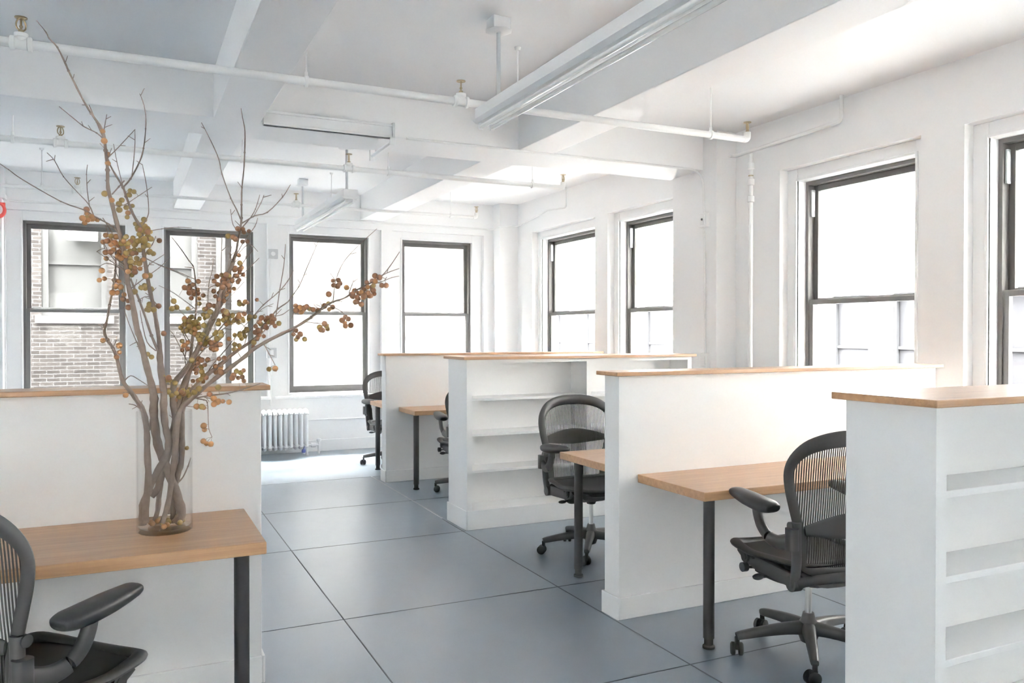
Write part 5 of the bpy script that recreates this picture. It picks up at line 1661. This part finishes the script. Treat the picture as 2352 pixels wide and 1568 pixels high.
BR_LABEL = {
    'A': 'tallest berry branch, reaching highest at the upper left of the vase',
    'B': 'berry branch with the dense olive-gold fruit clump left of the middle',
    'C': 'short crooked berry branch on the left side of the vase',
    'D': 'berry branch ending in two long bare twigs above the second window',
    'D2': 'middle berry branch, thick with fruit, ending before the second window',
    'E': 'berry branch leaning right, its fruit between second and third windows',
    'F': 'longest sideways berry branch, reaching across the third window',
    'G': 'thin upright berry branch with a small russet clump before the second window',
}


def make_branch(key):
    lines, berries = BRANCH[key]
    mb = MB()
    for ln in lines:
        pts = [Vector(p[:3]) for p in ln]
        if len(pts) > 2:
            sp = smooth_path(pts, 3)
            rr = []
            for i in range(len(sp)):
                a_ = min(i // 3, len(ln) - 2)
                t_ = (i - 3 * a_) / 3
                r_ = ln[a_][3] * (1 - t_) + ln[a_ + 1][3] * t_
                r_ *= 1 + .10 * math.sin(i * 2.3 + len(sp))
                rr.append((r_, r_))
        else:
            sp, rr = pts, [(p[3], p[3]) for p in ln]
        mb.sweep(sp, rr, n=8 if ln[0][3] > .004 else 5)
        # bud knots
        if len(ln) > 2:
            for p in ln[1:-1]:
                if p[3] < .006 and random.random() < .6:
                    mb.ball(p[:3], p[3] * 1.6, 6, 4)
    for (x, y, z, r, c, ax, ay, az) in berries:
        a, b = Vector((ax, ay, az)), Vector((x, y, z))
        if (b - a).length > r * .8:
            mid = (a + b) / 2 + Vector((0, 0, .004))
            mb.sweep([a, mid, b], [(.0009, .0009)] * 3, n=4)
    o = mb.build('berry_branch', M['bark'], sharp=60)
    tag(o, BR_LABEL[key], 'branch', 'berry branches in the vase')
    for (x, y, z, r, c, ax, ay, az) in berries:
        q = bpy.data.objects.new('berry', ball_mesh[int(c)])
        COL.objects.link(q)
        q.parent = o
        q.location = (x, y, z)
        q.scale = (r, r, r)
        q.rotation_euler = (math.pi + random.uniform(-.8, .8), random.uniform(-.8, .8), random.uniform(0, 6))
    return o


for key in BRANCH:
    make_branch(key)

taken = []
for i in range(13):
    for _ in range(60):
        a, rr = random.uniform(0, 6.28), .075 * math.sqrt(random.random())
        p = (VX + rr * math.cos(a), VY + rr * math.sin(a))
        if all((p[0] - q[0]) ** 2 + (p[1] - q[1]) ** 2 > .023 ** 2 for q in taken):
            break
    taken.append(p)
    o = bpy.data.objects.new('fallen_berry', ball_mesh[i % 2])
    COL.objects.link(o)
    o.location = (p[0], p[1], VZ + .018 + .0105)
    o.scale = (.011,) * 3
    o.rotation_euler = (random.uniform(0, 6), random.uniform(0, 6), 0)
    tag(o, 'fallen gold berry lying on the bottom of the glass vase', 'berry', 'fallen berries in the vase')


# ------------------------------------------------------------------ radiator on the back wall
def radiator():
    t = thing('cast_iron_radiator', 'white cast-iron column radiator under the third window, beyond the left divider', 'radiator', (1.30, 10.50, 0))
    n, p = 13, .0645
    for i in range(n):
        x = i * p
        s = MB()
        z0 = .0 if i in (0, n - 1) else .085
        for dy in (-.075, 0, .075):
            s.sweep([(x, dy, .105), (x, dy, .13), (x, dy, .515), (x, dy, .54)], [(.016, .014), (.0205, .022), (.0205, .022), (.018, .016)], ref=(0, 1, 0), n=14)
        s.sweep(smooth_path([(x, -.085, .125), (x, -.06, .098), (x, 0, .092), (x, .06, .098), (x, .085, .125)], 4), [(.024, .022)] * 17, ref=(0, 0, 1), n=12)
        s.sweep(smooth_path([(x, -.085, .52), (x, -.06, .553), (x, 0, .566), (x, .06, .553), (x, .085, .52)], 4), [(.026, .024)] * 17, ref=(0, 0, 1), n=12)
        if i in (0, n - 1):
            for dy in (-.075, .075):
                s.sweep([(x, dy, .11), (x, dy, .04), (x, dy, .012), (x, dy, 0)], [(.022, .02), (.018, .018), (.022, .022), (.024, .024)], ref=(0, 1, 0), n=14)
        s.build('section', M['trim'], t)
    MB().cyl((0, 0, .12), ((n - 1) * p, 0, .12), .016).cyl((0, 0, .535), ((n - 1) * p, 0, .535), .016).build('push_nipple', M['trim'], t)
    v = MB().cyl(((n - 1) * p, 0, .115), ((n - 1) * p + .17, 0, .115), .016)
    v.cyl(((n - 1) * p + .17, 0, 0), ((n - 1) * p + .17, 0, .16), .017).lathe([(.024, .0), (.03, .01), (.03, .035), (.018, .045)], ((n - 1) * p + .17, 0, .155), 16)
    v.lathe([(.028, -.03), (.03, -.02), (.03, .02), (.028, .03)], ((n - 1) * p + .10, 0, .115), 12, 'X')
    v.build('valve', M['trim'], t)
    MB().lathe([(.02, .0), (.026, .01), (.026, .03), (.016, .045)], ((n - 1) * p - .045, -.105, .04), 14).cyl(((n - 1) * p - .045, -.105, .08), ((n - 1) * p - .03, -.08, .11), .008).build('blue_cap', M['blue'], t)['label'] = 'blue plastic valve cap'
    return t


radiator()


# ------------------------------------------------------------------ fluorescent fixtures
def tube_light(label, x, y0, y1, z, rods):
    t = thing('fluorescent_light', label, 'ceiling light', (x, y0, z))
    L = y1 - y0
    MB().box((-.068, 0, .03), (.068, L, .105)).build('housing', M['fixture'], t, bevel=.006)
    MB().add([(-.085, 0, .030), (-.060, 0, .012), (.060, 0, .012), (.085, 0, .030), (-.085, L, .030), (-.060, L, .012), (.060, L, .012), (.085, L, .030)],
             [(0, 1, 5, 4), (1, 2, 6, 5), (2, 3, 7, 6), (3, 0, 4, 7), (0, 3, 2, 1), (4, 5, 6, 7)]).build('reflector', M['fixture'], t)
    for sx in (-.037, .037):
        MB().cyl((sx, .035, -.006), (sx, L - .035, -.006), .0135, n=14).build('tube', M['tube'], t)
        for yy in (.012, L - .034):
            MB().box((sx - .013, yy, -.022), (sx + .013, yy + .022, .014)).build('lamp_holder', M['fixture'], t, bevel=.003)
    for ry in rods:
        r = MB().cyl((0, ry - y0, .10), (0, ry - y0, CEIL - z - .03), .0125, n=14)
        ro = r.build('hanging_rod', M['rod'], t)
        MB().box((-.055, ry - y0 - .055, CEIL - z - .075), (.055, ry - y0 + .055, CEIL - z)).lathe([(.055, -.012), (.085, 0)], (0, ry - y0, CEIL - z - .072), 8).build('ceiling_box', M['fixture'], ro, bevel=.004)
    return t


tube_light('nearest white twin-tube light hanging from the ceiling over the aisle', 1.99, 2.08, 4.56, 2.81, (2.4, 4.36))
tube_light('farther white twin-tube light hanging before the third window', 1.93, 7.60, 10.06, 2.81, (7.75, 9.9))

# surface raceway on the girder face, with its bracket under the girder
t = thing('cable_raceway', 'white strip raceway on the girder face, with a short bar bracket', 'raceway', (.90, 6.06, 3.05))
MB().box((0, -.02, .0), (.96, .02, .105)).build('trunking', M['fixture'], t, bevel=.004)
MB().box((0, -.03, .085), (.965, .02, .105)).box((0, -.03, 0), (.965, .02, .016)).build('cover_lip', M['fixture'], t, bevel=.003)
MB().box((.955, -.045, -.005), (.972, .02, .115)).build('end_plate', M['grey_box'], t, bevel=.002)
MB().cyl((.955, -.03, -.03), (.955, .53, -.03), .014).box((.935, -.045, -.055), (.975, -.02, .0)).box((.935, .52, -.07), (.975, .545, .02)).build('bracket_bar', M['fixture'], t)


# ------------------------------------------------------------------ sprinkler pipes
def sprinkler(parent, x, rot=0.0, tee=True):
    """fitting and head above the pipe at local x"""
    if tee:
        f = MB()
        f.lathe([(.030, -.05), (.036, -.045), (.036, -.03), (.028, -.025), (.028, .025), (.036, .03), (.036, .045), (.030, .05)], (x, 0, 0), 16, 'X')
        f.lathe([(.026, 0), (.028, .028), (.032, .032), (.032, .05), (.02, .054)], (x, 0, 0), 16)
    else:
        f = MB()
        f.sweep(smooth_path([(x - .03, 0, 0), (x, 0, .004), (x + .012, 0, .02), (x + .014, 0, .055)], 4), [(.026, .026)] * 13, n=14)
        x += .014
    fo = f.build('pipe_fitting', M['pipe'], parent)
    h = MB()
    h.cyl((x, 0, .05), (x, 0, .068), .013, n=12)
    c, s = math.cos(rot), math.sin(rot)
    for sg in (-1, 1):
        h.sweep(smooth_path([(x + sg * c * .010, sg * s * .010, .066), (x + sg * c * .021, sg * s * .021, .078), (x + sg * c * .022, sg * s * .022, .10), (x + sg * c * .012, sg * s * .012, .122), (x, 0, .128)], 3), [(.0035, .0045)] * 13, n=8)
    h.cyl((x, 0, .066), (x, 0, .128), .005, n=8).ball((x, 0, .085), .009)
    h.lathe([(.004, .126), (.024, .130), (.029, .127), (.029, .131), (.006, .136)], (x, 0, 0), 16)
    h.build('sprinkler_head', M['brass'], fo)['label'] = 'brass sprinkler head'


def pipe_run(label, y, z, x0, x1, heads, rods, r=.024, end_elbow=True, slope=0.0):
    t = thing('sprinkler_pipe', label, 'pipe', (0, y, z))
    MB().cyl((x0, 0, 0), (x1, 0, 0), r, n=16).build('pipe', M['pipe'], t)
    for i, hx in enumerate(heads):
        last = end_elbow and i == len(heads) - 1
        sprinkler(t, hx, .5 if i != 1 else 1.15, tee=not last)
    for rx in rods:
        top = CEIL - z
        q = MB().cyl((rx, 0, r * .8), (rx, 0, top), .0055, n=8)
        q.lathe([(r + .006, -.011), (r + .009, -.009), (r + .009, .009), (r + .006, .011)], (rx, 0, 0), 14, 'X')
        q.lathe([(.016, top - .02), (.022, top)], (rx, 0, 0), 10)
        q.cyl((rx, 0, r), (rx, 0, r + .03), .011, n=8)
        q.build('hanger', M['pipe'], t)
    return t


pipe_run('nearest white sprinkler pipe, crossing the ceiling above the vase and hanging light', 4.74, 3.0, -3.2, 4.20, (-.467, 1.905, 4.20), (.946, 2.30, 3.87))
pipe_run('second white sprinkler pipe, beyond the ceiling girder', 7.09, 3.0, -3.2, 3.93, (-.443, 1.785, 3.93), (-.756, .884, 2.146, 3.60))
pipe_run('farthest white sprinkler pipe, close to the back windows', 9.35, 3.0, -3.2, 3.95, (-.437, 1.75, 3.95), (-.75, 2.15, 3.62), r=.018)


def conduit(label, pts, r, name='conduit', sub=6, straps=(), boxes=(), cat='conduit'):
    t = thing(name, label, cat, pts[0])
    o = Vector(pts[0])
    sp = [Vector(p) - o for p in pts]
    path = smooth_path(sp, sub) if sub else sp
    MB().sweep(path, [(r, r)] * len(path), n=10).build('pipe', M['pipe'], t)
    for (c, dx, dy, dz, mat, face) in boxes:
        c = Vector(c) - o
        bx = MB().box(c - Vector((dx, dy, dz)), c + Vector((dx, dy, dz))).build('electrical_box', M[mat], t, bevel=.004)
        if face:
            ax, kind = face
            if ax == '-y':
                if kind == 'round':
                    MB().lathe([(.026, -.012), (.028, 0)], c + Vector((0, -dy, 0)), 18, 'Y').build('cover', M['white_plate'], bx)
                else:
                    MB().box(c + Vector((-.02, -dy - .008, -.038)), c + Vector((.02, -dy, .038))).build('cover', M['white_plate'], bx, bevel=.003)
            else:
                MB().box(c + Vector((-dx - .008, -.03, -.045)), c + Vector((-dx, .03, .045))).build('cover', M['white_plate'], bx, bevel=.003)
                if kind == 'dot':
                    MB().lathe([(.009, -.006), (.010, 0)], c + Vector((-dx - .008, -.0, .005)), 12, 'X').build('button', M['rubber'], bx)
    return t


def bendpath(pts, r=.06, n=5):
    """polyline with rounded corners"""
    P = [Vector(p) for p in pts]
    out = [P[0]]
    for i in range(1, len(P) - 1):
        a, b, c = P[i - 1], P[i], P[i + 1]
        d1, d2 = (a - b), (c - b)
        q = min(r, d1.length * .45, d2.length * .45)
        s, e = b + d1.normalized() * q, b + d2.normalized() * q
        for k in range(n + 1):
            t = k / n
            out.append((1 - t) ** 2 * s + 2 * t * (1 - t) * b + t * t * e)
    out.append(P[-1])
    return out


conduit('thin white conduit along the girder, curving down the right pier to a switch box',
        bendpath([(1.98, 6.065, 3.066), (4.855, 6.065, 3.066), (4.862, 6.05, 2.7), (4.862, 6.03, 1.30)], .16, 8), .011, sub=0,
        boxes=[((4.855, 6.035, 2.60), .02, .05, .065, 'white_plate', ('-x', 'dot')), ((4.855, 6.025, 1.29), .02, .045, .075, 'white_plate', ('-x', 'plate'))])
conduit('white conduit dropping from the ceiling and running along the right wall',
        bendpath([(5.03, 4.60, CEIL - .001), (5.03, 4.60, 3.20), (5.03, 5.80, 3.165), (4.955, 5.80, 3.16)], .05), .017, sub=0)
t = conduit('white pipe standing against the right wall beside the pier', [(4.975, 5.55, 0), (4.975, 5.55, 3.13)], .02, 'riser_pipe', 0, cat='pipe')
for z in (2.73, 2.88, 3.02):
    MB().lathe([(.021, -.03), (.030, -.025), (.030, .025), (.021, .03)], (0, 0, z), 14).build('coupling', M['pipe'], t)
MB().lathe([(.0215, -.006), (.0225, 0), (.0215, .006)], (0, 0, 2.935), 14).build('bare_ring', M['brass'], t)
conduit('white wall conduit with two grey boxes between second and third windows',
        [(1.672, 10.697, .62), (1.672, 10.697, 2.57)], .011, sub=0,
        boxes=[((1.705, 10.69, 2.565), .060, .028, .060, 'grey_box', ('-y', 'round')), ((1.685, 10.69, 1.30), .060, .028, .065, 'grey_box', ('-y', 'plate'))])
conduit('thin white conduit along the top of the back wall, turning onto the right wall',
        bendpath([(-1.18, 10.695, 3.045), (4.775, 10.695, 3.045), (4.775, 10.46, 3.06), (5.06, 10.40, 3.08), (5.075, 9.55, 3.19), (5.06, 9.02, 3.15), (5.04, 8.98, CEIL - .003)], .05), .012, sub=0)

# red and white alarm on the far left pillar
t = thing('fire_alarm', 'red and white round alarm at the left photo edge, on the far pillar', 'alarm', (-1.285, 10.575, 2.915))
MB().box((-.085, -.03, -.02), (.085, 0, .085)).build('back_plate', M['red'], t, bevel=.006)
MB().lathe([(.06, -.05), (.082, -.055), (.095, -.04), (.095, 0)], (0, 0, 0), 28, 'Y').build('red_rim', M['red'], t)
MB().lathe([(.001, -.062), (.05, -.058), (.066, -.050), (.066, -.03)], (0, 0, 0), 24, 'Y').build('white_dome', M['white_plate'], t)

# ------------------------------------------------------------------ outside: brick house behind, pale house across the street
def facade_window(parent, x0, x1, z0, z1, y, fn, pane, trim, frame_w=.09, fm='ext_trim', sash=True, sill=True, cloth=None):
    wd = MB().ring(x0, x1, z0, z1, (frame_w, frame_w, .07, .08), -.10, .06, fn).build('window', M[fm], parent)
    zm = z0 + (z1 - z0) * .47
    MB().box(fn(x0 + frame_w, z0 + .07, -.02), fn(x1 - frame_w, z1 - .08, .0)).build('pane', M[pane], wd)
    if sash:
        MB().box(fn(x0 + frame_w, zm - .03, -.06), fn(x1 - frame_w, zm + .03, -.02)).build('meeting_rail', M[fm], wd)
    if sill:
        MB().box(fn(x0 - .10, z0 - .13, -.16), fn(x1 + .10, z0, .05)).build('stone_sill', M[trim], wd)
    if cloth:
        MB().box(fn(*cloth[0]), fn(*cloth[1])).build('cloth', M['ext_orange'], wd)
    return wd


YE = 17.0
bb = thing('brick_building', 'weathered brick house seen through the two left back windows', 'building', (0, YE, -4))
fe = lambda u, v, n: (u, n, v + 4)
holes = [(-1.38, -.30), (.42, 1.28), (-3.4, -2.4)]
wm = MB()
ROWS = [(1.87, 3.95), (-1.6, .45)]
us = sorted(holes)
u = -9.0
for a, b in us:
    wm.box(fe(u, -4, 0), fe(a, 8.0, .5))
    z = -4.0
    for z0, z1 in sorted(ROWS):
        wm.box(fe(a, z, 0), fe(b, z0, .5))
        z = z1
    wm.box(fe(a, z, 0), fe(b, 8.0, .5))
    u = b
wm.box(fe(u, -4, 0), fe(1.9, 8.0, .5))
wm.build('brick_wall', M['ext_brick'], bb)
for a, b in us:
    for z0, z1 in ROWS:
        facade_window(bb, a, b, z0, z1, 0, lambda u, v, n: fe(u, v, n + .12), 'ext_pane', 'ext_stone', .11)
MB().box(fe(-9.1, 8.0, -.25), fe(1.9, 8.2, .6)).build('cornice', M['ext_stone'], bb)
MB().box(fe(1.62, -4, -.12), fe(1.78, 8.0, 0)).build('drain_pipe', M['ext_trim'], bb)
pb = thing('blown_out_building', 'brick house with overexposure put into its pale colour, seen through the third back window', 'building', (0, YE, -4))
wm = MB()
hole = (4.2, 5.1)
wm.box(fe(1.9, -4, -.1), fe(hole[0], 7.8, .5)).box(fe(hole[1], -4, -.1), fe(8.4, 7.8, .5))
wm.box(fe(hole[0], -4, -.1), fe(hole[1], -1.6, .5)).box(fe(hole[0], .4, -.1), fe(hole[1], 7.8, .5))
wm.build('brick_wall', M['ext_blown_out'], pb)
facade_window(pb, hole[0], hole[1], -1.6, .4, 0, lambda u, v, n: fe(u, v, n + .12), 'ext_pane', 'ext_stone', .11)
MB().box(fe(1.9, 7.8, -.3), fe(8.5, 8.0, .6)).build('cornice', M['ext_stone'], pb)
ac = thing('air_conditioner', 'pale window air conditioner in the brick house opposite the leftmost window', 'air conditioner', (-.72, YE - .18, 3.28))
MB().box((-.26, -.22, -.02), (.26, .20, .40)).build('case', M['white_plate'], ac, bevel=.02)
gl = MB()
for i in range(9):
    gl.box((-.21, -.232, .05 + i * .035), (.21, -.22, .065 + i * .035))
gl.build('grille', M['ext_trim'], ac)

XE = 14.0
sb = thing('stone_building', 'pale stone house seen through the right-hand windows', 'building', (XE, 12, -4))
fs_ = lambda u, v, n: (n, u - 12, v + 4)
cols = []
y = 3.0
while y < 36:
    cols.append((y, y + 1.0))
    cols.append((y + 1.55, y + 2.55))
    y += 3.55
shift = 13.06 - min((c[1] for c in cols), key=lambda q: abs(q - 13.06))
cols = [(a + shift, b + shift) for a, b in cols]
RW = [(.28, 2.36), (-3.4, -1.2)]
wm = MB()
u = -16.0
for a, b in cols:
    wm.box(fs_(u, -4, 0), fs_(a, 17.0, .5))
    z = -4.0
    for z0, z1 in sorted(RW):
        wm.box(fs_(a, z, 0), fs_(b, z0, .5))
        z = z1
    wm.box(fs_(a, z, 0), fs_(b, 17.0, .5))
    u = b
wm.box(fs_(u, -4, 0), fs_(40, 17.0, .5))
for zz in (3.55, 3.0):
    wm.box(fs_(-30, zz, -.05), fs_(40, zz + .05, 0))
wm.build('stone_wall', M['ext_stone'], sb)
for i, (a, b) in enumerate(cols):
    for z0, z1 in RW:
        facade_window(sb, a, b, z0, z1, 0, lambda u, v, n: fs_(u, v, n + .16), 'ext_dark', 'ext_stone', .07, 'ext_frame',
                      cloth=None)
# unseen storeys added above and below; the upper overhangs to block steep sky
struct(MB().box((XL - .3, YF - .3, CEIL + .26), (XR + 1.9, YB + 1.45, 15.0)).build('wall_upper_sky_block', M['ext_stone']))
struct(MB().box((XL - .3, YF - .3, -4.0), (XR + .4, YB + .4, -.21)).build('wall_lower_storey', M['ext_stone']))
struct(MB().box((-30, -20, -4.2), (60, 60, -4.0)).build('ground', M['street']))

# ------------------------------------------------------------------ added thin volume standing in for veiling glare, fills the room
hz, hn, hl, hp = new_mat('room_glare_veil')
hn.remove(hp)
hv = hn.new('ShaderNodeVolumeScatter')
hv.inputs['Color'].default_value = (1, 1, 1, 1)
hv.inputs['Density'].default_value = 0.025
hv.inputs['Anisotropy'].default_value = 0.0
hl.new(hv.outputs[0], hn['Material Output'].inputs['Volume'])
hb_ = MB().box((XL + .01, YF + .01, .004), (XR - .004, YB - .004, CEIL - .004)).build('glare_veil', hz)
hb_['kind'] = 'stuff'
tag(hb_, 'faint pale veil added to stand in for glare, filling the whole room', 'glare_veil')
# unseen walls added outside the left and front windows to shape their light
struct(MB().box((XL - 5.5, -20, -4), (XL - 4.5, 30, 6.5)).build('wall_light_baffle_left', M['pale_baffle']))
struct(MB().box((-20, YF - 5.5, -4), (20, YF - 4.5, 9.0)).build('wall_light_baffle_front', M['pale_baffle']))
